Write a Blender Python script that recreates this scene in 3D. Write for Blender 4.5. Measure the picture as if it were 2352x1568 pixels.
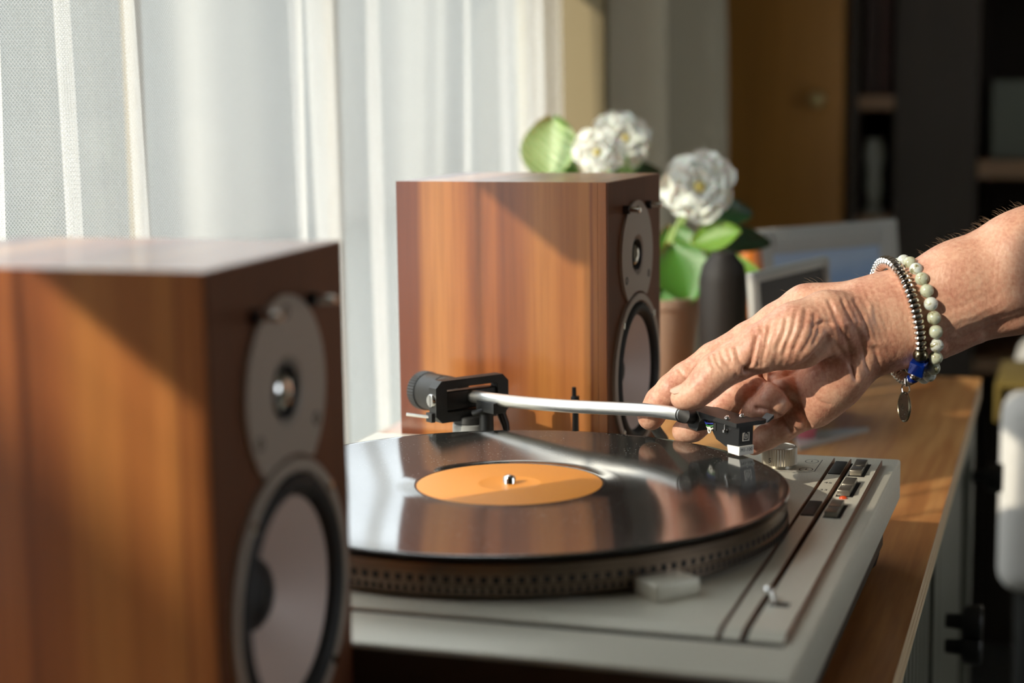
import bpy, bmesh, math, random
import numpy as np
from mathutils import Vector, Matrix
random.seed(7)
PI = math.pi
S, ZR = .001, .868          # millimetres to metres; height of the record surface above the floor
sc = bpy.context.scene
col = sc.collection
for o in list(bpy.data.objects):
    bpy.data.objects.remove(o)

# ------------------------------------------------------------------ camera
CAM = (292.6, -884.2, 212.0)            # mm, origin at the turntable spindle, z=0 on the record
FPX, YAW, PITCH, ROLL = 4029.3, .31698, .14335, -.01326
_f = Vector((-math.sin(YAW)*math.cos(PITCH), math.cos(YAW)*math.cos(PITCH), -math.sin(PITCH)))
_r = Vector((math.cos(YAW), math.sin(YAW), 0)); _u = _r.cross(_f)
c_, s_ = math.cos(ROLL), math.sin(ROLL)
RT, UP, FW = c_*_r + s_*_u, -s_*_r + c_*_u, _f
WM = Matrix.Translation((0, 0, ZR)) @ Matrix.Scale(S, 4)

def W(p):
    return WM @ Vector(p)

cam = bpy.data.cameras.new('camera'); camo = bpy.data.objects.new('camera', cam); col.objects.link(camo)
camo.matrix_world = Matrix.Translation(W(CAM)) @ Matrix((RT, UP, -FW)).transposed().to_4x4()
cam.sensor_width = 36; cam.lens = FPX/2352*36; cam.clip_start = .02; cam.clip_end = 100
cam.dof.use_dof = True; cam.dof.focus_distance = 1.06; cam.dof.aperture_fstop = 4.9; cam.dof.aperture_blades = 0
sc.camera = camo

# ------------------------------------------------------------------ light
world = bpy.data.worlds.new('sky'); sc.world = world; world.use_nodes = True
wb = world.node_tree.nodes['Background']; wb.inputs[0].default_value = (.88, .94, 1, 1); wb.inputs[1].default_value = 4.0
SUN_DIR = Vector((1, 1.21, -.78)).normalized()
sun = bpy.data.lights.new('sun', 'SUN'); sun.energy = 6.8; sun.angle = math.radians(.6); sun.color = (1, .90, .74)
suno = bpy.data.objects.new('sun', sun); col.objects.link(suno)
suno.rotation_euler = SUN_DIR.to_track_quat('-Z', 'Y').to_euler(); suno.location = (-3, -3, 3.4)
sc.view_settings.view_transform = 'Standard'; sc.view_settings.look = 'None'
sc.view_settings.gamma = 1; sc.view_settings.use_curve_mapping = False
sc.view_settings.exposure = .35
sc.cycles.use_denoising = True
sc.cycles.max_bounces = 10; sc.cycles.diffuse_bounces = 5; sc.cycles.transparent_max_bounces = 16
sc.cycles.sample_clamp_indirect = 6

# ------------------------------------------------------------------ points
def at(px, py, d):
    v = Vector(CAM) + d*(FW + RT*((px-1176)/FPX) - UP*((py-784)/FPX)); return v
def ray(px, py):
    return FW + RT*((px-1176)/FPX) - UP*((py-784)/FPX)
def atz(px, py, z):
    v = ray(px, py); return Vector(CAM) + v*((z-CAM[2])/v.z)
def atx(px, py, x):
    v = ray(px, py); return Vector(CAM) + v*((x-CAM[0])/v.x)
def aty(px, py, y):
    v = ray(px, py); return Vector(CAM) + v*((y-CAM[1])/v.y)

# ------------------------------------------------------------------ materials
def lin(c):
    return tuple((x/12.92 if x <= .04045 else ((x+.055)/1.055)**2.4) for x in c)
def rgb(r, g, b):
    return lin((r/255, g/255, b/255)) + (1,)
def M(name, c, rough=.5, metal=0, **kw):
    m = bpy.data.materials.new(name); m.use_nodes = True
    b = m.node_tree.nodes['Principled BSDF']
    b.inputs['Base Color'].default_value = c; b.inputs['Roughness'].default_value = rough; b.inputs['Metallic'].default_value = metal
    for k, v in kw.items():
        b.inputs[k.replace('_', ' ')].default_value = v
    return m
def nodes(m):
    nt = m.node_tree
    def N(t, **kw):
        n = nt.nodes.new(t)
        for k, v in kw.items():
            if k.startswith('i_'):
                n.inputs[int(k[2:])].default_value = v
            else:
                setattr(n, k, v)
        return n
    return nt, N, nt.links.new, nt.nodes['Principled BSDF']
def mapped(N, L, scale, out='Object', rot=(0, 0, 0), loc=(0, 0, 0)):
    tc = N('ShaderNodeTexCoord'); mp = N('ShaderNodeMapping')
    mp.inputs['Scale'].default_value = scale; mp.inputs['Rotation'].default_value = rot; mp.inputs['Location'].default_value = loc
    L(tc.outputs[out], mp.inputs[0]); return mp.outputs[0]
def ramp(N, stops):
    r = N('ShaderNodeValToRGB'); e = r.color_ramp.elements
    while len(e) < len(stops): e.new(.5)
    for k, (p, c) in enumerate(stops): e[k].position = p; e[k].color = c
    return r
def bump(N, L, b, h, strength, dist=.001):
    n = N('ShaderNodeBump'); n.inputs['Strength'].default_value = strength; n.inputs['Distance'].default_value = dist
    L(h, n.inputs['Height']); L(n.outputs[0], b.inputs['Normal'])

def wood(name, stops, band=(22, 22, .7), grain=(260, 260, 5), rough=.3, mixg=.35, loc=(0, 0, 0), coat=0.0):
    m = M(name, (.3, .15, .06, 1), rough, 0, Coat_Weight=coat, Coat_Roughness=.12); nt, N, L, b = nodes(m)
    n1 = N('ShaderNodeTexNoise'); n1.inputs['Scale'].default_value = 1; n1.inputs['Detail'].default_value = 3; n1.inputs['Roughness'].default_value = .6
    L(mapped(N, L, band, loc=loc), n1.inputs[0])
    n2 = N('ShaderNodeTexNoise'); n2.inputs['Scale'].default_value = 1; n2.inputs['Detail'].default_value = 4
    L(mapped(N, L, grain), n2.inputs[0])
    mx = N('ShaderNodeMix'); mx.inputs[0].default_value = mixg
    L(n1.outputs[0], mx.inputs[2]); L(n2.outputs[0], mx.inputs[3])
    r = ramp(N, stops); L(mx.outputs[0], r.inputs[0]); L(r.outputs[0], b.inputs['Base Color'])
    bump(N, L, b, n2.outputs[0], .08, .0004)
    return m

m_cherry = M('cherry veneer', (.3, .15, .06, 1), .32, 0, Coat_Weight=.35, Coat_Roughness=.12); nt, N, L, b = nodes(m_cherry)
sx = N('ShaderNodeSeparateXYZ'); L(mapped(N, L, (1, 1, 1)), sx.inputs[0])
wn = N('ShaderNodeTexNoise'); wn.inputs['Scale'].default_value = 1; wn.inputs['Detail'].default_value = 3; L(mapped(N, L, (30, 30, 3.2)), wn.inputs[0])
gn = N('ShaderNodeTexNoise'); gn.inputs['Scale'].default_value = 1; gn.inputs['Detail'].default_value = 4; L(mapped(N, L, (240, 200, 9)), gn.inputs[0])
xw = N('ShaderNodeMath', operation='MULTIPLY_ADD'); L(wn.outputs[0], xw.inputs[0]); xw.inputs[1].default_value = .012; L(sx.outputs[0], xw.inputs[2])
mrw = N('ShaderNodeMapRange'); L(xw.outputs[0], mrw.inputs[0]); mrw.inputs[1].default_value = -.147; mrw.inputs[2].default_value = .006
vr = ramp(N, [(0, rgb(108, 52, 25)), (.10, rgb(115, 58, 28)), (.135, rgb(172, 109, 55)), (.20, rgb(184, 121, 63)), (.31, rgb(171, 103, 50)), (.345, rgb(143, 79, 36)), (.47, rgb(158, 91, 45)), (.50, rgb(130, 70, 33)), (.60, rgb(149, 86, 42)), (.70, rgb(174, 112, 55)), (.80, rgb(161, 98, 48)), (.905, rgb(174, 112, 57)), (.918, rgb(128, 70, 35)), (.93, rgb(167, 103, 52)), (1, rgb(156, 91, 45))])
L(mrw.outputs[0], vr.inputs[0])
mg = N('ShaderNodeMix', data_type='RGBA', blend_type='MULTIPLY'); mg.inputs[0].default_value = .5; L(vr.outputs[0], mg.inputs[6])
gr = ramp(N, [(.3, (.62, .55, .48, 1)), (.6, (1, 1, 1, 1))]); L(gn.outputs[0], gr.inputs[0]); L(gr.outputs[0], mg.inputs[7]); L(mg.outputs[2], b.inputs['Base Color'])
bump(N, L, b, gn.outputs[0], .06, .0003)
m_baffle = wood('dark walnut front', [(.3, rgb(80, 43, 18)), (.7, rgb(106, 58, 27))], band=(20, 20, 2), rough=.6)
m_top = wood('sideboard walnut top', [(.25, rgb(122, 70, 38)), (.45, rgb(172, 114, 64)), (.6, rgb(206, 152, 94)), (.8, rgb(140, 86, 48))],
             band=(14, 1.6, 14), grain=(160, 9, 160), rough=.36, mixg=.35, coat=.15)
m_ply = wood('plywood edge', [(.3, rgb(204, 174, 136)), (.7, rgb(236, 212, 174))], band=(2, 2, 420), grain=(40, 40, 700), rough=.6, mixg=.3)
m_black = M('black plastic', rgb(26, 26, 26), .38)
m_satin = M('satin black', rgb(34, 34, 33), .5)
m_rubber = M('black rubber', rgb(24, 24, 24), .6)
m_chrome = M('chrome', (.78, .77, .74, 1), .12, 1)
m_steel = M('brushed tube', (.74, .73, .70, 1), .36, 1)
m_greyplast = M('grey plastic collar', rgb(150, 150, 148), .35)
m_white = M('white plastic', rgb(236, 234, 226), .45)
m_print = M('dark print', rgb(40, 38, 34), .6)
m_brownedge = M('brown plate edge', rgb(128, 82, 56), .4, .35)
m_lens = M('red lamp lens', rgb(190, 70, 30), .2)
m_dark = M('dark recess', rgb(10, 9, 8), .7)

m_alu = M('grey painted metal', rgb(214, 210, 196), .4, .25); nt, N, L, b = nodes(m_alu)
n = N('ShaderNodeTexNoise'); n.inputs['Scale'].default_value = 900; n.inputs['Detail'].default_value = 3
L(mapped(N, L, (1, 1, 1)), n.inputs[0]); bump(N, L, b, n.outputs[0], .10, .0003)
r = ramp(N, [(.3, rgb(206, 202, 186)), (.7, rgb(220, 216, 200))]); L(n.outputs[0], r.inputs[0]); L(r.outputs[0], b.inputs['Base Color'])
m_btn = M('brushed button metal', rgb(150, 144, 132), .3, .8); nt, N, L, b = nodes(m_btn)
n = N('ShaderNodeTexNoise'); n.inputs['Scale'].default_value = 1; L(mapped(N, L, (400, 3000, 400)), n.inputs[0]); bump(N, L, b, n.outputs[0], .25, .0003)
m_platter = M('cast platter rim', rgb(128, 112, 98), .28, .95)

m_vinyl = M('dusty vinyl', rgb(16, 15, 14), .09, 0, IOR=1.54); nt, N, L, b = nodes(m_vinyl)
tc = N('ShaderNodeTexCoord'); ln = N('ShaderNodeVectorMath', operation='LENGTH'); L(tc.outputs['Object'], ln.inputs[0])
nz = N('ShaderNodeTexNoise', noise_dimensions='1D'); nz.inputs['Scale'].default_value = 900; nz.inputs['Detail'].default_value = 2
L(ln.outputs['Value'], nz.inputs['W']); bump(N, L, b, nz.outputs[0], .04, .0002)
vd = N('ShaderNodeTexVoronoi'); vd.inputs['Scale'].default_value = 420; L(mapped(N, L, (1, 1, 1)), vd.inputs[0])
nd = N('ShaderNodeTexNoise'); nd.inputs['Scale'].default_value = 38; L(mapped(N, L, (1, 1, 1)), nd.inputs[0])
mm = N('ShaderNodeMath', operation='MULTIPLY'); mr = ramp(N, [(.06, (1, 1, 1, 1)), (.2, (0, 0, 0, 1))]); L(vd.outputs['Distance'], mr.inputs[0])
m2 = ramp(N, [(.42, (0, 0, 0, 1)), (.6, (.8, .8, .8, 1))]); L(nd.outputs[0], m2.inputs[0]); L(mr.outputs[0], mm.inputs[0]); L(m2.outputs[0], mm.inputs[1])
dm = N('ShaderNodeMix', data_type='RGBA'); dm.inputs[6].default_value = rgb(42, 42, 40); dm.inputs[7].default_value = rgb(190, 186, 176)
L(mm.outputs[0], dm.inputs[0]); L(dm.outputs[2], b.inputs['Base Color'])
m_label = M('orange paper label', rgb(236, 150, 50), .5)

m_skin = M('weathered skin', rgb(200, 140, 112), .48, 0, Subsurface_Weight=.12, Subsurface_Scale=.004); nt, N, L, b = nodes(m_skin)
b.inputs['Subsurface Radius'].default_value = (1, .35, .2)
n1 = N('ShaderNodeTexNoise'); n1.inputs['Scale'].default_value = 55; n1.inputs['Detail'].default_value = 4; L(mapped(N, L, (1, 1, 1)), n1.inputs[0])
n3 = N('ShaderNodeTexNoise'); n3.inputs['Scale'].default_value = 480; n3.inputs['Detail'].default_value = 3; L(mapped(N, L, (1, 1, 1)), n3.inputs[0])
mx = N('ShaderNodeMix'); mx.inputs[0].default_value = .4; L(n1.outputs[0], mx.inputs[2]); L(n3.outputs[0], mx.inputs[3])
r = ramp(N, [(.32, rgb(180, 117, 95)), (.5, rgb(205, 152, 126)), (.66, rgb(217, 172, 145))]); L(mx.outputs[0], r.inputs[0]); L(r.outputs[0], b.inputs['Base Color'])
v1 = N('ShaderNodeTexVoronoi', feature='SMOOTH_F1'); v1.inputs['Scale'].default_value = 1; v1.inputs['Smoothness'].default_value = 1; L(mapped(N, L, (900, 900, 520), rot=(0, .5, .3)), v1.inputs[0])
w1 = N('ShaderNodeTexNoise'); w1.inputs['Scale'].default_value = 1; w1.inputs['Detail'].default_value = 4; L(mapped(N, L, (420, 420, 120), rot=(0, -.45, 0)), w1.inputs[0])
ad = N('ShaderNodeMath', operation='MULTIPLY_ADD'); L(v1.outputs[0], ad.inputs[0]); ad.inputs[1].default_value = -.35; L(w1.outputs[0], ad.inputs[2])
bump(N, L, b, ad.outputs[0], .34, .0008)
m_nail = M('fingernail', rgb(206, 164, 140), .28)
m_grey = M('light grey painted panel', rgb(104, 104, 92), .5)
m_baffring = M('grey speaker frame', rgb(162, 150, 138), .5, .1)
m_cone = M('grey cone', rgb(206, 186, 176), .5, .08)

# ------------------------------------------------------------------ mesh helpers (mm)
def box(bm, x0, y0, z0, x1, y1, z1, bev=0, mat=None, seg=2):
    r = bmesh.ops.create_cube(bm, size=1)
    bmesh.ops.scale(bm, vec=(x1-x0, y1-y0, z1-z0), verts=r['verts'])
    bmesh.ops.translate(bm, vec=((x0+x1)/2, (y0+y1)/2, (z0+z1)/2), verts=r['verts'])
    vs = r['verts']
    if bev:
        es = list({e for v in vs for e in v.link_edges})
        q = bmesh.ops.bevel(bm, geom=es, offset=bev, segments=seg, profile=.5, affect='EDGES')
        vs = list({v for f in q['faces'] for v in f.verts} | {v for v in vs if v.is_valid})
    if mat is not None:
        bmesh.ops.transform(bm, matrix=mat, verts=vs)
    return vs
def lathe(bm, prof, seg=48, mat=None, cap=True):
    rings = []
    for (r, z) in prof:
        rings.append([bm.verts.new((r*math.cos(2*PI*k/seg), r*math.sin(2*PI*k/seg), z)) for k in range(seg)] if r > 1e-6 else [bm.verts.new((0, 0, z))])
    for a, b in zip(rings, rings[1:]):
        for k in range(seg):
            k2 = (k+1) % seg
            if len(a) == 1 and len(b) == 1: continue
            if len(a) == 1: bm.faces.new((a[0], b[k], b[k2]))
            elif len(b) == 1: bm.faces.new((a[k], a[k2], b[0]))
            else: bm.faces.new((a[k], a[k2], b[k2], b[k]))
    vs = [v for q in rings for v in q]
    if cap:
        for q in (rings[0], rings[-1]):
            if len(q) > 2: bm.faces.new(q)
    if mat is not None: bmesh.ops.transform(bm, matrix=mat, verts=vs)
    return vs
def axis(p, d, roll=None):
    """matrix that takes local z to direction d at p"""
    d = Vector(d).normalized()
    return Matrix.Translation(Vector(p)) @ d.to_track_quat('Z', 'Y').to_matrix().to_4x4()
def cyl(bm, p0, p1, r0, r1=None, seg=24, bev=0):
    p0, p1 = Vector(p0), Vector(p1); r1 = r0 if r1 is None else r1; h = (p1-p0).length
    prof = [(0, 0), (r0-bev, 0), (r0, bev), (r1, h-bev), (r1-bev, h), (0, h)] if bev else [(0, 0), (r0, 0), (r1, h), (0, h)]
    return lathe(bm, prof, seg, axis(p0, p1-p0), False)
def tube(bm, pts, rad, seg=12, cap=True):
    pts = [Vector(p) for p in pts]; n = len(pts)
    rad = rad if hasattr(rad, '__len__') else [rad]*n
    t = [(pts[min(i+1, n-1)]-pts[max(i-1, 0)]).normalized() for i in range(n)]
    a = t[0].orthogonal().normalized(); rings = []
    for i in range(n):
        a = (a - t[i]*a.dot(t[i])).normalized(); b = t[i].cross(a)
        rings.append([bm.verts.new(pts[i] + rad[i]*(a*math.cos(2*PI*k/seg) + b*math.sin(2*PI*k/seg))) for k in range(seg)])
    for q, w in zip(rings, rings[1:]):
        for k in range(seg): bm.faces.new((q[k], q[(k+1) % seg], w[(k+1) % seg], w[k]))
    if cap: bm.faces.new(rings[0]); bm.faces.new(rings[-1])
def smooth_path(pts, n=8):
    pts = [Vector(p) for p in pts]; q = [pts[0]*2-pts[1]] + pts + [pts[-1]*2-pts[-2]]; out = []
    for i in range(1, len(q)-2):
        for k in range(n):
            t = k/n; p0, p1, p2, p3 = q[i-1:i+3]
            out.append(.5*((2*p1) + (p2-p0)*t + (2*p0-5*p1+4*p2-p3)*t*t + (3*p1-p0-3*p2+p3)*t**3))
    return out + [pts[-1]]
def prism(bm, poly, h0, h1, mat=None):
    """poly in local (x, y), extruded along local z"""
    a = [bm.verts.new((x, y, h0)) for x, y in poly]; b = [bm.verts.new((x, y, h1)) for x, y in poly]; n = len(poly)
    bm.faces.new(a[::-1]); bm.faces.new(b)
    for k in range(n): bm.faces.new((a[k], a[(k+1) % n], b[(k+1) % n], b[k]))
    if mat is not None: bmesh.ops.transform(bm, matrix=mat, verts=a+b)
    return a+b
def ball(bm, p, r, u=20, v=12, scale=(1, 1, 1), mat=None):
    q = bmesh.ops.create_uvsphere(bm, u_segments=u, v_segments=v, radius=r)
    bmesh.ops.scale(bm, vec=scale, verts=q['verts'])
    if mat is not None: bmesh.ops.transform(bm, matrix=mat, verts=q['verts'])
    bmesh.ops.translate(bm, vec=Vector(p), verts=q['verts']); return q['verts']

def holed(bm, x0, x1, y0, y1, z0, z1, holes):
    """a board lying in the y-z plane with round openings (y, z, radius)"""
    es = []
    loops = [[(y0, z0), (y1, z0), (y1, z1), (y0, z1)]] + [[(y+r*math.cos(2*PI*k/64), z+r*math.sin(2*PI*k/64)) for k in range(64)] for y, z, r in holes]
    for lp in loops:
        vs = [bm.verts.new((x0, a, b)) for a, b in lp]
        es += [bm.edges.new((vs[k], vs[(k+1) % len(vs)])) for k in range(len(vs))]
    f = bmesh.ops.triangle_fill(bm, use_beauty=True, use_dissolve=False, edges=es)['geom']
    ex = bmesh.ops.extrude_face_region(bm, geom=[g for g in f if isinstance(g, bmesh.types.BMFace)])
    bmesh.ops.translate(bm, vec=(x1-x0, 0, 0), verts=[g for g in ex['geom'] if isinstance(g, bmesh.types.BMVert)])
ROOTM = {}
def rootmat(o):
    while o.parent: o = o.parent
    return ROOTM.get(o.name, Matrix.Identity(4))
def obj(name, bm, mat, parent=None, local=False, smooth=None, base=None):
    """link bm as ONE mesh; authored in mm around the record (or in the thing's own frame when local)"""
    bmesh.ops.recalc_face_normals(bm, faces=bm.faces)
    me = bpy.data.meshes.new(name)
    if parent is not None:
        X = Matrix.Scale(S, 4) if local else rootmat(parent).inverted() @ WM
    elif base is not None:
        X = Matrix.Translation(-W(base)) @ WM
    else:
        X = Matrix.Scale(S, 4) if local else WM
    bm.transform(X); bm.to_mesh(me); bm.free()
    o = bpy.data.objects.new(name, me); col.objects.link(o)
    if parent is None and base is not None:
        o.location = W(base); ROOTM[o.name] = Matrix.Translation(W(base))
    o.parent = parent
    if isinstance(mat, (list, tuple)):
        for q in mat: me.materials.append(q)
    else:
        me.materials.append(mat)
    if smooth is None: smooth = 35
    if smooth:
        me.shade_auto(smooth) if hasattr(me, 'shade_auto') else shade(me, smooth)
    return o
def shade(me, ang):
    me.polygons.foreach_set('use_smooth', [True]*len(me.polygons))
    b = bmesh.new(); b.from_mesh(me)
    ca = math.radians(ang)
    for e in b.edges:
        if len(e.link_faces) != 2 or e.calc_face_angle(0) > ca: e.smooth = False
    b.to_mesh(me); b.free()
def tag(o, label, cat, group=None):
    o['label'] = label; o['category'] = cat
    if group: o['group'] = group
    return o
def thing(name, label, cat, base, rz=0, group=None):
    o = bpy.data.objects.new(name, None); col.objects.link(o); o.empty_display_size = .02
    o.location = W(base); o.rotation_euler = (0, 0, rz)
    ROOTM[o.name] = Matrix.Translation(W(base)) @ Matrix.Rotation(rz, 4, 'Z')
    return tag(o, label, cat, group)
def struct(o):
    o['kind'] = 'structure'; return o
def B(): return bmesh.new()
def part_at(name, mesh, parent, loc, rot=None):
    """one more part that shares its mesh; loc in metres in the parent's frame"""
    o = bpy.data.objects.new(name, mesh); col.objects.link(o); o.parent = parent; o.location = loc
    if rot is not None: o.rotation_euler = rot
    return o
def text(name, body, size, mat, parent, M4, align='CENTER', extrude=.02):
    c = bpy.data.curves.new(name, 'FONT'); c.body = body; c.size = size*S; c.align_x = align; c.align_y = 'CENTER'; c.extrude = extrude*S; c.resolution_u = 4
    tmp = bpy.data.objects.new('tmp', c); col.objects.link(tmp)
    me = bpy.data.meshes.new_from_object(tmp.evaluated_get(bpy.context.evaluated_depsgraph_get())); bpy.data.objects.remove(tmp); bpy.data.curves.remove(c)
    me.name = name; me.materials.clear(); me.materials.append(mat); o = bpy.data.objects.new(name, me); col.objects.link(o); o.parent = parent
    X = rootmat(parent).inverted() @ WM @ M4
    o.location = X.to_translation(); o.rotation_euler = X.to_3x3().normalized().to_euler(); return o
def face_mat(origin, xdir, ydir):
    x = Vector(xdir).normalized(); z = x.cross(Vector(ydir)).normalized(); y = z.cross(x)
    m = Matrix((x, y, z)).transposed().to_4x4(); return Matrix.Translation(Vector(origin)) @ m
TAB = -90.0        # table top, mm
FLOOR = -868.0
# ------------------------------------------------------------------ setting
m_wall = M('olive beige wall', rgb(150, 138, 98), .85)
m_wallr = M('room wall', rgb(176, 164, 144), .85)
m_ceil = M('ceiling paint', rgb(206, 200, 190), .9)
m_floor = M('grey floor', rgb(92, 94, 88), .55); nt, N, L, b = nodes(m_floor)
n = N('ShaderNodeTexNoise'); n.inputs['Scale'].default_value = 3; n.inputs['Detail'].default_value = 5; L(mapped(N, L, (1, 1, 1)), n.inputs[0])
r = ramp(N, [(.3, rgb(82, 84, 78)), (.7, rgb(104, 106, 98))]); L(n.outputs[0], r.inputs[0]); L(r.outputs[0], b.inputs['Base Color'])
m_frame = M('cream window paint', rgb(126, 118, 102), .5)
m_ground = M('terrace paving', rgb(78, 80, 74), .8)
XW = -400; CE = 1640; YB, YF, XR = 2650, -2700, 2600
WY0, WY1, WZ0, WZ1 = -955, 1640, -520, 1120
bm = B(); box(bm, XW-120, YF, FLOOR, XW, YB, WZ0); box(bm, XW-120, YF, WZ1, XW, YB, CE)
box(bm, XW-120, YF, WZ0, XW, WY0, WZ1); box(bm, XW-120, WY1, WZ0, XW, YB, WZ1)
struct(obj('wall_left', bm, m_wall, smooth=0))
bm = B(); box(bm, XW-120, YB, FLOOR, XR+100, YB+100, CE); struct(obj('wall_back', bm, m_wallr, smooth=0))
V0, V1, U0, U1 = -500, 500, 0, 1000
bm = B(); box(bm, XR, YF, FLOOR, XR+100, YB, U0); box(bm, XR, YF, U1, XR+100, YB, CE); box(bm, XR, YF, U0, XR+100, V0, U1); box(bm, XR, V1, U0, XR+100, YB, U1)
struct(obj('wall_right', bm, m_wallr, smooth=0))
bm = B()
for y0, y1, z0, z1 in ((V0, V0+50, U0, U1), (V1-50, V1, U0, U1), (V0+50, V1-50, U0, U0+50), (V0+50, V1-50, U1-50, U1), ((V0+V1)/2-25, (V0+V1)/2+25, U0+50, U1-50)):
    box(bm, XR+30, y0, z0, XR+80, y1, z1, 3)
struct(obj('fill_window', bm, M('white window paint', rgb(226, 224, 216), .5), smooth=0))  # added opening out of view, lets sky fill in from the right
bm = B(); box(bm, XW-120, YF-100, FLOOR, XR+100, YF, CE); struct(obj('wall_front', bm, M('dark wallpaper', rgb(96, 80, 62), .85), smooth=0))
bm = B(); box(bm, XW-120, YF-100, FLOOR-100, XR+100, YB+100, FLOOR); struct(obj('floor', bm, m_floor, smooth=0))
bm = B(); box(bm, XW-120, YF-100, CE, XR+100, YB+100, CE+100); struct(obj('ceiling', bm, m_ceil, smooth=0))
bm = B(); box(bm, -9000, -9000, FLOOR-350, XW-125, 60000, FLOOR-250); struct(obj('ground', bm, m_ground, smooth=0))
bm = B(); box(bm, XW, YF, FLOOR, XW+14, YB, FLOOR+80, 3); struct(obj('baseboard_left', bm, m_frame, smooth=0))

bm = B(); box(bm, XW-1, 1300, WZ0, -296, 1322, WZ1, 1.5); struct(obj('trim_1', bm, M('olive casing paint', rgb(92, 78, 44), .6), smooth=0))
bm = B(); box(bm, -345, YF+20, FLOOR, -300, -768, 1240, 2); struct(obj('sky_blocker', bm, M('dark panel', rgb(70, 56, 40), .7), smooth=0))  # unseen panel added to hold skylight off the near loudspeaker
m_outwall = M('added outdoor wall', rgb(106, 105, 99), .85)
bm = B(); box(bm, -7300, -3000, FLOOR-250, -7000, 60000, 2600); struct(obj('backdrop_wall', bm, m_outwall, smooth=0))  # added backdrop outside, sets the tone seen through the net's holes
bm = B(); box(bm, -2700, -3900, FLOOR-250, -2500, -3160, 1980); struct(obj('sun_blocker', bm, m_outwall, smooth=0))  # invented wall out of view, shades the near loudspeaker's lower part
# window: outer frame, thin glazing bars, a deep rail across each of the three sashes, glass
bm = B(); XG = -440
for y0, y1, z0, z1 in ((WY0, WY0+45, WZ0, WZ1), (WY1-45, WY1, WZ0, WZ1), (WY0+45, WY1-45, WZ0, WZ0+45), (WY0+45, WY1-45, WZ1-45, WZ1)):
    box(bm, XG-32, y0, z0, XG+28, y1, z1, 3)
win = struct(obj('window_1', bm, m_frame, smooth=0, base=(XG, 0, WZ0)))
RZ = 545
bm = B(); box(bm, XG-28, WY0+45, 458, XG+22, -690, RZ, 3); obj('rail', bm, m_frame, win, smooth=0)
bm = B(); box(bm, XG-20, WY0+45, RZ-2, XG+14, -815, WZ1-45, 2); obj('sky_screen', bm, M('screen cloth', rgb(150, 140, 120), .9), win, smooth=0)  # added screen out of view, cuts skylight on the near loudspeaker
bm = B(); box(bm, XG-28, -285, 432, XG+22, WY1-45, RZ, 3); obj('rail', bm, m_frame, win, smooth=0)
for y, zt_ in ((-697, WZ1-45), (-278, WZ1-45), (380, 434), (775, 434)):
    bm = B(); box(bm, XG-6, y-7, WZ0+45, XG+6, y+7, zt_, 1.5); obj('glazing_bar', bm, m_frame, win, smooth=0)
m_glass = bpy.data.materials.new('window glass'); m_glass.use_nodes = True; nt = m_glass.node_tree; nt.nodes.clear()
o_ = nt.nodes.new('ShaderNodeOutputMaterial'); tr = nt.nodes.new('ShaderNodeBsdfTransparent'); gl = nt.nodes.new('ShaderNodeBsdfGlossy'); fr = nt.nodes.new('ShaderNodeFresnel'); ms = nt.nodes.new('ShaderNodeMixShader')
tr.inputs[0].default_value = (.94, .96, .95, 1); gl.inputs['Roughness'].default_value = .02; fr.inputs[0].default_value = 1.45
ms.inputs[0].default_value = .08; nt.nodes.remove(fr); nt.links.new(tr.outputs[0], ms.inputs[1]); nt.links.new(gl.outputs[0], ms.inputs[2]); nt.links.new(ms.outputs[0], o_.inputs[0])
for z0, z1 in ((WZ0+40, 420), (520, WZ1-40)):
    bm = B(); vs = [bm.verts.new(p) for p in ((XG, WY0+40, z0), (XG, WY1-40, z0), (XG, WY1-40, z1), (XG, WY0+40, z1))]; bm.faces.new(vs)
    obj('pane', bm, m_glass, win, smooth=0)

# sheer net curtain
m_net = bpy.data.materials.new('white net'); m_net.use_nodes = True; nt = m_net.node_tree; nt.nodes.clear(); L = nt.links.new
def NN(t, **kw):
    n = nt.nodes.new(t)
    for k, v in kw.items(): setattr(n, k, v)
    return n
uv = NN('ShaderNodeUVMap'); uv.uv_map = 'UVMap'; sp = NN('ShaderNodeSeparateXYZ'); L(uv.outputs[0], sp.inputs[0])
def math_(op, a, b=None, c=None):
    n = NN('ShaderNodeMath', operation=op)
    for k, v in enumerate((a, b, c)):
        if v is None: continue
        if isinstance(v, (int, float)): n.inputs[k].default_value = v
        else: L(v, n.inputs[k])
    return n.outputs[0]
PX, PZ = 1.0, 1.4                      # half cell of the net, mm (uv is in mm)
u1 = math_('MULTIPLY', sp.outputs[0], PI/(2*PX)); v1_ = math_('MULTIPLY', sp.outputs[1], PI/(2*PZ))
t1 = math_('ABSOLUTE', math_('SINE', math_('ADD', u1, v1_))); t2 = math_('ABSOLUTE', math_('SINE', math_('SUBTRACT', u1, v1_)))
hole = math_('MINIMUM', t1, t2)
mr_ = NN('ShaderNodeMapRange', interpolation_type='SMOOTHSTEP'); L(hole, mr_.inputs[0]); mr_.inputs[1].default_value = .30; mr_.inputs[2].default_value = .55
mr_.inputs[3].default_value = 0; mr_.inputs[4].default_value = .94
df = NN('ShaderNodeBsdfDiffuse'); df.inputs[0].default_value = (.74, .74, .72, 1); tl = NN('ShaderNodeBsdfTranslucent'); tl.inputs[0].default_value = (.88, .88, .86, 1)
rf = NN('ShaderNodeBsdfRefraction'); rf.inputs['Color'].default_value = (.92, .92, .90, 1); rf.inputs['IOR'].default_value = 1.0; rf.inputs['Roughness'].default_value = .5
m0 = NN('ShaderNodeMixShader'); m0.inputs[0].default_value = .48; L(df.outputs[0], m0.inputs[1]); L(tl.outputs[0], m0.inputs[2])
m1 = NN('ShaderNodeMixShader'); m1.inputs[0].default_value = .28; L(m0.outputs[0], m1.inputs[1]); L(rf.outputs[0], m1.inputs[2])     # threads scatter light mostly forward
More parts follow.
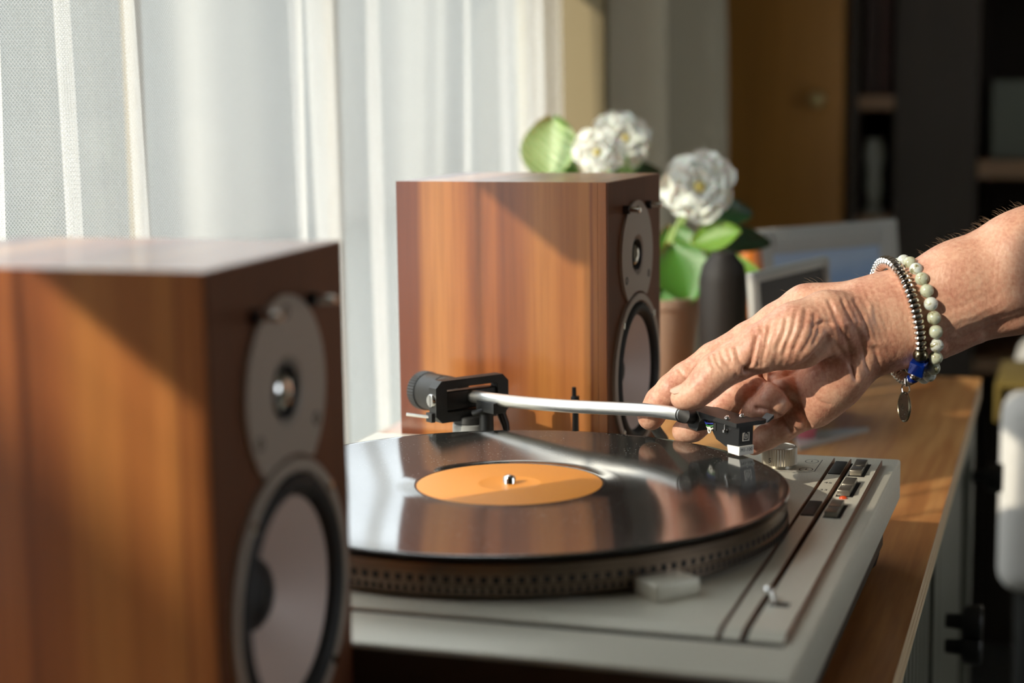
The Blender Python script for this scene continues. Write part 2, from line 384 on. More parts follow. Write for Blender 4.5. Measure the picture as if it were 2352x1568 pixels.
tp = NN('ShaderNodeBsdfTransparent'); m2_ = NN('ShaderNodeMixShader'); L(mr_.outputs[0], m2_.inputs[0]); L(m1.outputs[0], m2_.inputs[1]); L(tp.outputs[0], m2_.inputs[2])
oo = NN('ShaderNodeOutputMaterial'); L(m2_.outputs[0], oo.inputs[0])

def cloth(name, x0, ys, zs, fold, mat, uvon=True, thick=0):
    xs = np.array([fold(y) for y in ys]); arc = np.concatenate([[0], np.cumsum(np.hypot(np.diff(ys), np.diff(xs)))])
    bm = B(); g = []; ul = bm.loops.layers.uv.new('UVMap')
    for j, z in enumerate(zs):
        g.append([bm.verts.new((x0 + xs[i]*(1+.12*math.sin(z/230+ys[i]/90)) + 5*math.sin(z/310+ys[i]/140), y + 5*math.sin(z/190+y/70), z)) for i, y in enumerate(ys)])
    for j in range(len(zs)-1):
        for i in range(len(ys)-1):
            f = bm.faces.new((g[j][i], g[j][i+1], g[j+1][i+1], g[j+1][i])); f.smooth = True
            for lp, (a, q) in zip(f.loops, ((i, j), (i+1, j), (i+1, j+1), (i, j+1))): lp[ul].uv = (arc[a], zs[q])
    return obj(name, bm, mat, smooth=180, base=(x0, ys[0], zs[0]))
rng = np.random.RandomState(3)
ph = rng.uniform(0, 6.28, 5)
def fold1(y):
    s = 14*math.sin(y/17.5+ph[0]+1.6*math.sin(y/70+ph[1])) + 10*math.sin(y/33+ph[2]+1.2*math.sin(y/110)) + 5.5*math.sin(y/8.7+ph[3])*(.5+.5*math.sin(y/60+ph[4]))
    return s
cu = cloth('net_curtain', -338, np.arange(-762, 1262, 3.0), np.linspace(FLOOR+25, 1180, 26), fold1, m_net)
tag(cu, 'white sheer net curtain hanging in soft folds across the window behind the loudspeakers', 'curtain')
m_drape = M('grey drape cloth', rgb(190, 184, 164), .9)
def fold2(y):
    return 72*math.cos(2*PI*(y-1475)/310) + 7*math.sin(y/11.0)
dr = cloth('drape', -318, np.arange(1395, 1935, 5.0), np.linspace(FLOOR+20, 1240, 14), fold2, m_drape)
tag(dr, 'heavy grey drape gathered in deep folds beside the net curtain', 'curtain')
# ------------------------------------------------------------------ sideboard
m_inner = M('sideboard shadow gap', rgb(40, 40, 36), .7)
sb = thing('sideboard', 'long sideboard with walnut top, pale plywood edge and grey doors with black knobs', 'sideboard', (-50, 300, FLOOR))
qa, qb = atz(2050, 1568, TAB), atz(2255, 868, TAB)
sl = (qb.x-qa.x)/(qb.y-qa.y); YE = qb.y
e0, e1 = (qa.x+sl*(-700-qa.y), -700), (qb.x, YE)
bm = B(); prism(bm, [(-300, -700), e0, e1, (-300, YE)], TAB-.9, TAB); obj('top_veneer', bm, m_top, sb, smooth=0)
for k in range(6):
    bm = B(); ins = .35*(k % 2); prism(bm, [(-300+ins, -700+ins), (e0[0]-ins, e0[1]+ins), (e1[0]-ins, e1[1]-ins), (-300+ins, YE-ins)], TAB-.9-3.4*(k+1)+.12, TAB-.9-3.4*k)
    obj('plywood_layer', bm, m_ply, sb, smooth=0)
bm = B(); box(bm, -290, -685, FLOOR+130, 172, YE-16, TAB-21.5); obj('carcass', bm, m_grey, sb, smooth=0)
for x in (-262, 150):
    for y in (-650, YE-44):
        bm = B(); cyl(bm, (x, y, FLOOR), (x, y, FLOOR+130), 14, 20, 20); obj('leg', bm, m_satin, sb)
bm = B(); box(bm, 172, -680, TAB-37, 178, YE-19, TAB-22); obj('shadow_rail', bm, m_inner, sb, smooth=0)
# near door with upright arch-topped slats, then a plain door and the end stile
DZ0, DZ1 = FLOOR+136, TAB-38
def door(y0, y1, slats):
    bm = B(); box(bm, 172.5, y0, DZ0, 180, y1, DZ1)
    d = obj('door', bm, m_inner if slats else m_grey, sb, smooth=0)
    for a, c, z0, z1 in ((y0, y0+34, DZ0, DZ1), (y1-44, y1, DZ0, DZ1), (y0+34, y1-44, DZ1-20, DZ1), (y0+34, y1-44, DZ0, DZ0+40)):
        bm = B(); box(bm, 180, a, z0, 192, c, z1, 1.2); obj('door_frame', bm, m_grey, d, smooth=0)
    if slats:
        y = y0+36
        first = None
        while y < y1-66:
            if first is None:
                bm = B(); w = 11; h = DZ1-20-(DZ0+40)-6
                pl = [(-w, 0), (w, 0)] + [(w*math.cos(a), h-w+w*math.sin(a)) for a in np.linspace(0, PI, 9)]
                mt = Matrix(((0, 0, 1, 180), (1, 0, 0, y+w), (0, 1, 0, DZ0+41), (0, 0, 0, 1)))
                prism(bm, pl, 0, 8.5, mt); first = obj('slat', bm, m_grey, d, smooth=0); y00 = y
            else:
                part_at('slat', first.data, d, (0, (y-y00)*S, 0))
            y += 28
    else:
        bm = B(); box(bm, 180, y0+34, DZ0+40, 184, y1-44, DZ1-20); obj('door_panel', bm, m_grey, d, smooth=0)
    return d
yd = atx(2158, 1345, 192).y
d1 = door(yd-1004, yd-504, True); d2 = door(yd-500, yd, True); d3 = door(yd+4, YE-20, False)
def knob(p, par):
    bm = B(); cyl(bm, p, (p[0]+14, p[1], p[2]), 6, 7, 20); cyl(bm, (p[0]+14, p[1], p[2]), (p[0]+30, p[1], p[2]), 13.5, 15, 32, 1.5)
    return obj('knob', bm, m_black, par)
p = atx(2172, 1424, 192); knob((192, p.y, p.z), d3); knob((192, p.y, p.z-22), d3)
p = atx(2252, 1095, 200); knob((192, min(p.y, YE-34), p.z), d3)

# ------------------------------------------------------------------ record player
tt = thing('record_player', 'grey metal record player with an orange-labelled record on its platter, on the sideboard', 'record player', (5, 15, TAB))
bm = B(); box(bm, -176, -206, -51.5, 185.5, 235, -25.5, 1.6, seg=3); obj('plinth', bm, m_alu, tt)
m_under = M('dark brown base', rgb(44, 34, 26), .55)
bm = B(); box(bm, -175.4, -207, -51, 184.6, -205.9, -27.6, .4); obj('near_face_sheet', bm, m_under, tt, smooth=0)  # thin dark brown sheet added over the plinth's near face
bm = B(); box(bm, -168, -198, -80, 176, 227, -51.4); obj('base', bm, m_under, tt, smooth=0)
for x in (-150, 158):
    for y in (-180, 208):
        bm = B(); cyl(bm, (x, y, TAB), (x, y, -79.5), 16, 18, 28, 1.5); obj('foot', bm, m_rubber, tt)
MY = Matrix(((0, 0, 1, 0), (1, 0, 0, 0), (0, 1, 0, 0), (0, 0, 0, 1)))      # prism profile (y, z) extruded along x
def plate(name, x0, x1):
    bm = B(); prism(bm, [(-161, -25.6), (-160.8, -24.2), (-152, -22), (213, -22), (213.6, -22.5), (213.6, -25.6)], x0, x1, MY)
    o = obj(name, bm, m_alu, tt, smooth=0)
    bm = B(); prism(bm, [(-160.2, -25.5), (-160, -24.3), (-152, -22.25), (213, -22.25), (213, -25.5)], x1-.05, x1+.45, MY); obj('edge_strip', bm, m_brownedge, o, smooth=0)  # thin brown strip along each plate's right edge
    return o
p1 = plate('deck_plate', -168, 146.3); p2 = plate('speed_strip', 148.6, 156.6); p3 = plate('control_strip', 160.0, 175.8)
bm = B(); box(bm, -168, -164, -25.6, 176.2, -161.2, -25.42); obj('deck_shadow_strip', bm, m_dark, tt, smooth=0)  # flat dark strip: shadow below the plate bevel, put in as colour
for a, c in ((146.9, 148.5), (157.2, 159.9)):
    bm = B(); box(bm, a, -160, -25.6, c, 213, -25.2); obj('slot', bm, m_dark, tt, smooth=0)
for y0, y1 in ((164.5, 200), (57, 90.5)):
    bm = B(); box(bm, 149.0, y0, -22.2, 156.3, y1, -21.2, .4); obj('speed_button', bm, m_satin, tt)['label'] = 'black speed selector button'
for y0, y1 in ((161, 198), (106.5, 145.5), (54.5, 87)):
    bm = B(); box(bm, 161.4, y0, -22.1, 171.2, y1, -21.93); obj('button_well', bm, m_dark, tt, smooth=0)
    h = (y1-y0)/2
    for k in (0, 1):
        a = y0+1.2+k*(h-.4); bm = B(); vs = box(bm, 162.2, a, -22, 169.3, a+h-1.6, -18.8, .5)
        for v in vs:
            if v.co.z > -20: v.co.z += (.9 if k == 0 else -.2)*(a+h/2-v.co.y)/h
        obj('push_button', bm, m_btn, tt)
bm = B(); ball(bm, (166.4, 102.6, -21.9), 1.9, 16, 8, (1.3, 1, .8)); obj('indicator_lamp', bm, m_lens, tt)['label'] = 'small red indicator lamp'
# pitch lever in its slot
bm = B(); box(bm, 161.5, -116, -22.1, 170.5, -109.5, -21.9); obj('lever_slot', bm, m_dark, tt, smooth=0)
pb = at(1766, 1357, 806); bm = B(); tube(bm, [(164, -112.5, -22), (162.5, -110, -18), pb], 1.3, 10); ball(bm, pb, 2.7); obj('lever', bm, m_chrome, tt)
# strobe lamp housing
dv = Vector((16.6, 19.1, 0)).normalized(); du = Vector((-dv.y, dv.x, 0))
mt = Matrix.Translation((111.7, -125.8, -22)) @ Matrix((dv, du, (0, 0, 1))).transposed().to_4x4()
bm = B(); vs = box(bm, 0, 0, 0, 25, 18.5, 8.2, 1.0, mt, 3); obj('strobe_housing', bm, m_alu, tt)
# tracking knob
kc = atz(1790, 1063, -20)
bm = B(); prof = []
n = 44
for k in range(n*2):
    a = PI*k/n; prof.append(((11.0 if k % 2 else 10.45)*math.cos(a), (11.0 if k % 2 else 10.45)*math.sin(a)))
mk = Matrix.Translation((kc.x, kc.y, -20))
prism(bm, prof, 0, 10.3, mk); lathe(bm, [(10.5, 10.2), (10.4, 10.9), (9.6, 11.2), (9.2, 10.7), (0, 10.6)], 48, mk); lathe(bm, [(0, -2.2), (8, -2.2), (8, .1), (0, .1)], 40, mk)
kb = obj('tracking_knob', bm, M('turned aluminium', rgb(206, 198, 184), .36, .85), tt)
dcam = (Vector((CAM[0], CAM[1], 0)) - Vector((kc.x, kc.y, 0))).normalized(); dq = Matrix.Rotation(-.55, 3, 'Z') @ dcam
text('numeral', '5', 4.2, m_print, kb, face_mat(Vector((kc.x, kc.y, -16.6)) + dq*11.05, Vector((0, 0, 1)).cross(dq), (0, 0, 1)))
# printed line box and figures on the deck
def flat(name, pts, w, z=-21.97):
    bm = B()
    for a, c in zip(pts, pts[1:]):
        a, c = Vector(a), Vector(c); q = (c-a).normalized(); n_ = Vector((-q.y, q.x))*w/2
        f = [bm.verts.new((v.x, v.y, z)) for v in (a-n_-q*w/2, c-n_+q*w/2, c+n_+q*w/2, a+n_-q*w/2)]; bm.faces.new(f)
    return obj(name, bm, m_print, tt, smooth=0)
flat('printed_outline', [(100, 161), (137.5, 166.6), (140.2, 169.5), (140.2, 204)], .55)
for x, y in ((134.4, 174.0), (134.4, 198.3)):
    flat('printed_circle', [(x+4*math.cos(a), y+5.5*math.sin(a)) for a in np.linspace(0, 2*PI, 25)], .5)
    text('printed_figure', '1', 6, m_print, tt, face_mat((x, y, -21.95), (1, 0, 0), (0, 1, 0)))
text('printed_figure', '45', 5, m_print, tt, face_mat((152.6, 140.5, -21.95), (1, 0, 0), (0, 1, 0)))
text('printed_figure', '33', 5, m_print, tt, face_mat((152.6, 121.5, -21.95), (1, 0, 0), (0, 1, 0)))
# platter
bm = B(); lathe(bm, [(0, -20.5), (146, -20.5), (146.5, -19.6), (149.6, -19.2), (149.8, -14.6), (149.0, -14.2), (149.0, -9.2), (149.4, -8.8), (149.2, -4.4), (147.5, -3.2), (0, -3.2)], 144)
pt = obj('platter', bm, m_platter, tt)
bm = B(); lathe(bm, [(0, -3.3), (146.5, -3.3), (147, -2.6), (146.5, -2.1), (0, -2.1)], 96); obj('rubber_mat', bm, m_rubber, pt)
bm = B()
for cnt, z0, z1, rr, w in ((160, -13.4, -10.2, 149.0, 2.9), (230, -18.6, -15.2, 149.75, 1.9)):
    for k in range(cnt):
        a = 2*PI*k/cnt
        box(bm, rr-.2, -w/2, z0, rr+.25, w/2, z1, 0, Matrix.Rotation(a, 4, 'Z'))
o = obj('strobe_dots', bm, m_dark, pt, smooth=0); o['kind'] = 'stuff'
bm = B(); lathe(bm, [(3.55, -3), (3.55, 2.9), (2.9, 4.0), (1.4, 4.5), (0, 4.6)], 28); obj('spindle', bm, m_chrome, pt)

# record lying on the platter
rec = thing('vinyl_record', 'black vinyl record with an orange paper label lying on the platter', 'record', (0, 0, -2.1))
bm = B(); lathe(bm, [(3.6, -2.0), (149.3, -2.0), (150.3, -1.5), (150.5, -.9), (150.2, -.3), (149.0, 0), (146.5, -.35), (62, -.35), (53.5, -.25), (52, 0), (50.8, 0), (50.6, -.3), (3.6, -.3), (3.6, -2)], 180, None, False)
obj('disc', bm, m_vinyl, rec)
bm = B(); lathe(bm, [(3.65, -.3), (3.65, .05), (16.6, .05), (17, .12), (17.5, .05), (49.7, .05), (50.4, -.15), (50.4, -.3)], 120, None, False)
obj('paper_label', bm, m_label, rec)['label'] = 'plain orange paper label'

# tonearm -----------------------------------------------------------
ta = bpy.data.objects.new('tonearm', None); col.objects.link(ta); ta.parent = tt; ta.empty_display_size = .02
PV = at(1078, 915, 1150); PV.z = 11.5
A2 = Vector((.80, -.60, 0)).normalized(); B2 = Vector((.60, .80, 0)).normalized(); Z2 = Vector((0, 0, 1))
def frame_at(o_): return Matrix.Translation(o_) @ Matrix((A2, B2, Z2)).transposed().to_4x4()
FP = frame_at(PV)
bm = B(); cyl(bm, (PV.x, PV.y, -22.1), (PV.x, PV.y, -5.0), 11.6, 11.2, 40, .6); obj('arm_base', bm, m_greyplast, tt)
bm = B(); cyl(bm, (PV.x, PV.y, -5.0), (PV.x, PV.y, .2), 11.0, 10.4, 40, .8); obj('base_cap', bm, m_satin, tt)
# gimbal: rectangular ring with chamfered corners, standing across the arm
bm = B(); w, z0, z1, ch = 28.5, -13.5, 14.0, 4.5
def oct_(w, z0, z1, c): return [(-w+c, z0), (w-c, z0), (w, z0+c), (w, z1-c), (w-c, z1), (-w+c, z1), (-w, z1-c), (-w, z0+c)]
oo_, ii_ = oct_(w, z0, z1, ch), oct_(w-8.5, z0+6.5, z1-5.2, .8)
for x in (0, 1):
    X = (-4.2, 4.2)[x]
    a = [bm.verts.new(FP @ Vector((X, y, z))) for y, z in oo_]; b_ = [bm.verts.new(FP @ Vector((X, y, z))) for y, z in ii_]
    for k in range(8): bm.faces.new((a[k], a[(k+1) % 8], b_[(k+1) % 8], b_[k]))
    if x == 0: a0, b0 = a, b_
for k in range(8):
    bm.faces.new((a0[k], a0[(k+1) % 8], a[(k+1) % 8], a[k])); bm.faces.new((b0[k], b0[(k+1) % 8], b_[(k+1) % 8], b_[k]))
gm = obj('gimbal_frame', bm, m_satin, ta, smooth=0)
bm = B(); box(bm, -6, -w+8.6, -6.0, 3.2, w-9, 6.2, 1.2, FP); obj('bearing_block', bm, m_black, gm)
bm = B(); box(bm, -3.6, -12, 8.4, -2, 1.5, 9.4, .2, FP); obj('scale_mark', bm, m_white, gm)
bm = B(); box(bm, -3.6, 1.5, 8.4, -2, 15, 9.4, .2, FP); obj('scale_mark', bm, M('orange mark', rgb(206, 96, 40), .5), gm)
bm = B(); cyl(bm, FP @ Vector((-.8, -w+.5, 1.2)), FP @ Vector((-.8, -w-1.8, 1.2)), 4.6, 4.2, 28, .4); box(bm, -1.3, -w-2.0, -2.8, -.3, -w-1.6, 5.2, 0, FP); obj('bearing_screw', bm, m_chrome, gm)
bm = B(); box(bm, -4.6, -w-2.6, -12.8, 2.4, -w+.5, -6.6, .5, FP); obj('rod_clamp', bm, m_satin, gm)
bm = B(); p0 = FP @ Vector((-1, -w-1, -9.4)); p1_ = at(934, 951, 1140); tube(bm, [p0, p1_], 1.15, 12); obj('bias_rod', bm, m_chrome, gm)
# counterweight behind the gimbal
def cw(a, b_, r0, r1=None, bev=.6): cyl(bm, FP @ Vector((-a, 0, -.6-a*.03)), FP @ Vector((-b_, 0, -.6-b_*.03)), r0, r1, 48, bev)
bm = B(); cw(4, 30, 5.5); cw(16, 29, 12.2, 12.6); cw(29, 49, 12.6); obj('counterweight', bm, m_satin, ta)
bm = B(); prism(bm, [((13.3 if k % 2 else 12.7)*math.cos(PI*k/40), (13.3 if k % 2 else 12.7)*math.sin(PI*k/40)) for k in range(80)], 49, 57, FP @ Matrix.Translation((0, 0, -2.2)) @ Matrix.Rotation(-PI/2, 4, 'Y'))
obj('weight_dial', bm, m_satin, ta)
# headshell
HA = atz(1579, 937, 22.6); ha = Vector((.775, -.632, -.055)).normalized(); hb = Vector((.632, .775, 0)).normalized(); hz = ha.cross(hb).normalized(); hz = hz if hz.z > 0 else -hz
FH = Matrix.Translation(HA) @ Matrix((ha, hb, hz)).transposed().to_4x4()
MP = FH @ Matrix(((1, 0, 0, 0), (0, 0, 1, 0), (0, 1, 0, 0), (0, 0, 0, 1)))          # profile (a, z) extruded along b
# tube
tp_ = []
for px, py, t in ((1080, 909, 0), (1130, 916, .1), (1200, 924, .24), (1300, 932, .44), (1400, 937, .64), (1480, 941, .81), (1535, 947, .92), (1568, 952.5, 1)):
    tp_.append(atz(px, py, 12.8 + (20.2-12.8)*t))
bm = B(); tube(bm, smooth_path(tp_, 8), 4.15, 24); obj('arm_tube', bm, m_steel, ta)
q = tp_[1]; bm = B(); box(bm, -11, -5.2, -8.4, 9, 5.2, -1.2, .6, frame_at(q)); obj('tube_clamp', bm, m_satin, ta)
arch = [(17-6.5*math.cos(t), -10.5+7.3*math.sin(t)) for t in np.linspace(.15, PI/2, 7)]
pr = [(0, 0), (45, 0), (45, -2.6), (23, -2.8), (21.5, -3.4)] + arch[::-1] + [(9.6, -12.0), (2.5, -11.6), (0, -9)]
bm = B(); prism(bm, pr, 0, 17.5, MP)
bmesh.ops.recalc_face_normals(bm, faces=bm.faces)
hs = obj('headshell', bm, m_satin, ta, smooth=0)
bm = B(); prism(bm, [(36, 17.4), (45, 17.4), (45, 21), (43, 24), (37, 24), (36, 21)], -2.6, -.4, FH)
prism(bm, [(24, -2.4), (27.5, .2), (29.5, 1.6), (29.5, -.4), (27, -1.6), (25.5, -2.6)], 37, 43.5, FH @ Matrix(((0, 0, 1, 0), (1, 0, 0, 0), (0, 1, 0, 0), (0, 0, 0, 1))))
obj('finger_lift', bm, m_black, hs, smooth=0)
bm = B(); q_ = (tp_[-1]-tp_[-2]).normalized(); tube(bm, [tp_[-1]-q_*1.2, tp_[-1]+q_*1.0, tp_[-1].lerp(FH @ Vector((2, 8.6, -5)), .6), FH @ Vector((2, 8.6, -5))], [4.75, 4.9, 5.2, 5.4], 28); obj('collar', bm, m_satin, hs)
for a, c in ((33, 3.2), (33, 14.4)):
    bm = B(); cyl(bm, FH @ Vector((a, c, -.1)), FH @ Vector((a, c, 1.6)), 1.9, 1.5, 20, .4); cyl(bm, FH @ Vector((a, c, 1.5)), FH @ Vector((a, c, 1.9)), .9, .8, 12)
    obj('mounting_screw', bm, m_chrome, hs)
for c in (2.6,):
    bm = B(); cyl(bm, FH @ Vector((33, c-.9, -2.6)), FH @ Vector((33, c-.9, -8.2)), .55, None, 12); cyl(bm, FH @ Vector((33, c-.9, -6.0)), FH @ Vector((33, c-.9, -8.0)), 1.5, None, 16, .3)
    obj('screw_nut', bm, m_chrome, hs)
prc = [(20, -2.7), (44.2, -2.7), (44.2, -15.0), (33, -16.5), (24, -14.0), (20, -9.8)]
bm = B(); prism(bm, prc, 3.0, 13.5, MP); ct = obj('cartridge', bm, m_black, ta, smooth=0)
bm = B(); box(bm, 21.2, 2.5, -9, 23.8, 3.2, -4.6, .2, FH); obj('terminal_block', bm, m_satin, ct, smooth=0)
bm = B(); prism(bm, [(34.5, -15.0), (45.4, -14.0), (45.4, -19.2), (35.6, -19.4)], 2.6, 13.4, MP); sg = obj('stylus_guard', bm, m_white, ct, smooth=0)
# emblem: a small squared spiral on the cartridge front
EM = FH @ Matrix(((0, 0, 1, 44.25), (1, 0, 0, 8.2), (0, 1, 0, -8.6), (0, 0, 0, 1)))
def bars(segs, w, h, m4):
    bm = B()
    for (x0, y0), (x1, y1) in segs: box(bm, min(x0, x1)-w/2, min(y0, y1)-w/2, 0, max(x0, x1)+w/2, max(y0, y1)+w/2, h, 0, m4)
    return bm
sil = M('silver emblem', (.80, .76, .68, 1), .45, .3)
bm = bars([((-2.2, 2.1), (-2.2, -2.4)), ((-2.2, -2.4), (2.2, -2.4)), ((2.2, -2.4), (2.2, 2.1)), ((2.2, 2.1), (1.2, 2.1)), ((-2.2, 2.1), (-1.2, 2.1)), ((-1, 1.2), (-1, -1.1)), ((-1, -1.1), (.9, -1.1)), ((.9, -1.1), (.9, .9)), ((0, 1.4), (0, .2))], .52, .22, EM)
obj('emblem', bm, sil, ct, smooth=0)
text('model_lettering', 'M1-100', 2.9, m_print, sg, FH @ Matrix(((0, 0, 1, 45.45), (1, 0, 0, 8.0), (0, 1, 0, -16.2), (0, 0, 0, 1))))
for k, (cl, a) in enumerate(((rgb(40, 50, 150), 17.6), (rgb(50, 120, 50), 19.2), (rgb(220, 220, 210), 20.0))):
    bm = B(); tube(bm, smooth_path([FH @ Vector((10, 5+k, -5)), FH @ Vector((15, 2.4+k*.4, -6.4-k)), FH @ Vector((a, 1.6, -5.6-1.6*k)), FH @ Vector((21.4, 2.6, -5.2-1.4*k))], 5), .5, 8)
    obj('signal_wire', bm, M('wire '+str(k), cl, .5), ct)
bm = B(); tube(bm, [FH @ Vector((19.2+1.2*math.cos(t), 1.6, -9.4+1.7*math.sin(t))) for t in np.linspace(0, 2*PI, 13)], .45, 8); obj('signal_wire', bm, m_white, ct)
# cueing platform, lift post, rest post, cue lever
bm = B(); c0 = at(1086, 949, 1138); tube(bm, smooth_path([c0, at(1105, 944, 1136), at(1130, 939, 1136), at(1160, 932, 1142)], 5), 1.9, 10); cue = obj('cue_platform', bm, m_black, tt)
px_ = at(1117, 950, 1142); bm = B(); cyl(bm, (px_.x, px_.y, -22), (px_.x, px_.y, px_.z+1), 5.0, 4.6, 28, .5); obj('lift_post', bm, m_satin, tt)
px_ = at(1148, 940, 1150); bm = B(); tube(bm, [px_, px_+Vector((3.5, 0, -9)), px_+Vector((5, 0, -16)), (px_.x+5, px_.y, -22)], [3.2, 2.8, 1.9, 1.8], 14); obj('bias_lever', bm, m_black, tt)
q0 = at(1322, 990, 1175); q0.z = -22; q1 = at(1322, 886, 1175)
bm = B(); cyl(bm, q0, (q0.x, q0.y, q1.z-8), 2.3, 2.1, 16); box(bm, q0.x-2.6, q0.y-2.2, q1.z-14, q0.x+2.4, q0.y+2.2, q1.z-6, .5); cyl(bm, (q0.x-.8, q0.y, q1.z-7), (q0.x-.8, q0.y, q1.z), 1.6, 1.4, 14, .3); cyl(bm, q0, (q0.x, q0.y, -20), 4, 3.4, 16)
obj('arm_rest', bm, m_black, tt)
l0 = atz(1524, 1008, -22); bm = B(); tube(bm, smooth_path([l0, at(1507, 985, 1112), at(1490, 950, 1092)], 5), [3.4]*6+[3.0]*5, 14); obj('cue_lever', bm, m_rubber, tt)
# ------------------------------------------------------------------ loudspeakers
SD, SW, SH = 153, 128, 239.5
KS = .815      # size of the drive units
def speaker(corner, rz, label):
    ly = Vector((-math.sin(rz), math.cos(rz), 0))
    o = Vector((corner[0], corner[1], TAB)) + ly*SW/2
    t = thing('loudspeaker', label, 'speaker', o, rz, 'wooden bookshelf loudspeakers')
    zt, zw = SH-53.5, SH-136.6
    holes = [(0, zt, 18*KS), (0, zw, 62.5*KS)]
    bm = B()
    for q in ((-SD, -SW/2, 0, -7.2, -SW/2+9, SH), (-SD, SW/2-9, 0, -7.2, SW/2, SH), (-SD, -SW/2+9, 0, -7.2, SW/2-9, 9), (-SD, -SW/2+9, SH-9, -7.2, SW/2-9, SH), (-SD+1, -SW/2+8, 8, -SD+10, SW/2-8, SH-8)):
        box(bm, *q, 0)
    bmesh.ops.remove_doubles(bm, verts=bm.verts, dist=.01)
    obj('cabinet', bm, m_cherry, t, True, smooth=0)
    bm = B(); holed(bm, -7, -1.1, -SW/2, SW/2, 0, SH, holes); obj('baffle_edge', bm, m_cherry, t, True, smooth=0)
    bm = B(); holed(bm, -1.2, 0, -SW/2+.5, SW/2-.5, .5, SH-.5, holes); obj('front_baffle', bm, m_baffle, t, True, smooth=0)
    def X(z, y=0): return Matrix(((0, 0, KS, 0), (KS, 0, 0, y), (0, KS, 0, z), (0, 0, 0, 1)))
    # tweeter plate, cut where the woofer ring overlaps it
    bm = B(); R, Rw = 46.5, 70.5
    out = []
    for k in range(96):
        a = 2*PI*k/96; y, z = R*math.cos(a), R*math.sin(a)
        dz = z + (zt-zw)/KS
        rr = math.hypot(y, dz)
        if rr < Rw: y, dz = y*Rw/rr, dz*Rw/rr; z = dz-(zt-zw)/KS
        out.append((y, z))
    inn = [(17.5*math.cos(2*PI*k/96), 17.5*math.sin(2*PI*k/96)) for k in range(96)]
    Xt = X(zt)
    def ringv(pts, h): return [bm.verts.new(Xt @ Vector((a, b_, h))) for a, b_ in pts]
    r0, r1, r2 = ringv(out, 0), ringv(out, 2.4), ringv(inn, 2.4); r3 = ringv([(x*.62, y*.62) for x, y in inn], -3.2)
    for a, b_ in ((r0, r1), (r1, r2), (r2, r3)):
        for k in range(96): bm.faces.new((a[k], a[(k+1) % 96], b_[(k+1) % 96], b_[k]))
    tw = obj('tweeter_plate', bm, m_baffring, t, True)
    bm = B(); lathe(bm, [(13, 2.2), (12.6, .6), (10.9, -2.0), (10.6, -3.0)], 40, Xt, False); obj('tweeter_surround', bm, m_rubber, tw, True)
    bm = B(); lathe(bm, [(10.9, -2.8)] + [(10.8*math.cos(a), -2.6+5.4*math.sin(a)) for a in np.linspace(.05, PI/2-.02, 8)] + [(0, 2.8)], 36, Xt, False); obj('dome', bm, m_chrome, tw, True)
    for a in (PI/2, PI/2+2*PI/3, PI/2-2*PI/3):
        bm = B(); Y = 38.5*math.cos(a); Zz = 38.5*math.sin(a); lathe(bm, [(3.6, 2.3), (3.4, 2.8), (2.4, 2.9), (2.2, 2.3), (0, 2.4)], 20, X(zt+Zz*KS, Y*KS), False); obj('screw', bm, m_black, tw, True)
    Xw = X(zw)
    bm = B(); lathe(bm, [(68.5, 0), (68.5, 2.6), (67.6, 3.4), (62.5, 3.4), (61.0, 1.6), (60.6, -1)], 96, Xw, False); wr = obj('woofer_frame', bm, m_baffring, t, True)
    bm = B(); lathe(bm, [(61.5, 1.2)] + [(56+5.2*math.cos(a), .8+4.2*math.sin(a)) for a in np.linspace(0, PI, 10)] + [(49.8, -1)], 72, Xw, False); obj('surround', bm, m_rubber, wr, True)
    bm = B(); lathe(bm, [(50.6, -.6), (44, -4.6), (34, -11), (24, -17.5), (17, -22)], 72, Xw, False); obj('cone', bm, m_cone, wr, True)
    bm = B(); lathe(bm, [(18.5, -21.2)] + [(18.5*math.cos(a), -21.2+10*math.sin(a)) for a in np.linspace(.05, PI/2-.03, 9)] + [(0, -11.2)], 48, Xw, False); obj('dust_cap', bm, m_rubber, wr, True)
    for k in range(4):
        a = PI/4+k*PI/2; bm = B(); lathe(bm, [(3.0, 3.2), (2.9, 4.0), (2.0, 4.3), (0, 4.3)], 18, X(zw+KS*64.8*math.sin(a), KS*64.8*math.cos(a)), False); obj('screw', bm, m_chrome, wr, True)
    for y, z in ((-27, SH-20.5), (27, SH-20.5)):
        bm = B(); lathe(bm, [(3.6, -.2), (3.6, 5.0), (3.0, 5.5), (0, 5.5)], 20, X(z, y), False); pg = obj('grille_peg', bm, m_black, t, True)
        bm = B(); lathe(bm, [(2.6, 5.4), (2.6, 13.6), (1.8, 14.6), (0, 14.8)], 18, X(z, y), False); obj('peg_tip', bm, m_chrome, pg, True)
    return t
speaker((-8.2, 239.6), math.radians(-2.36), 'wooden bookshelf loudspeaker standing behind the record player, in front of the white flowers')
speaker((-1.3, -334), math.radians(1.56), 'wooden bookshelf loudspeaker nearest the camera, standing in front of the record player')
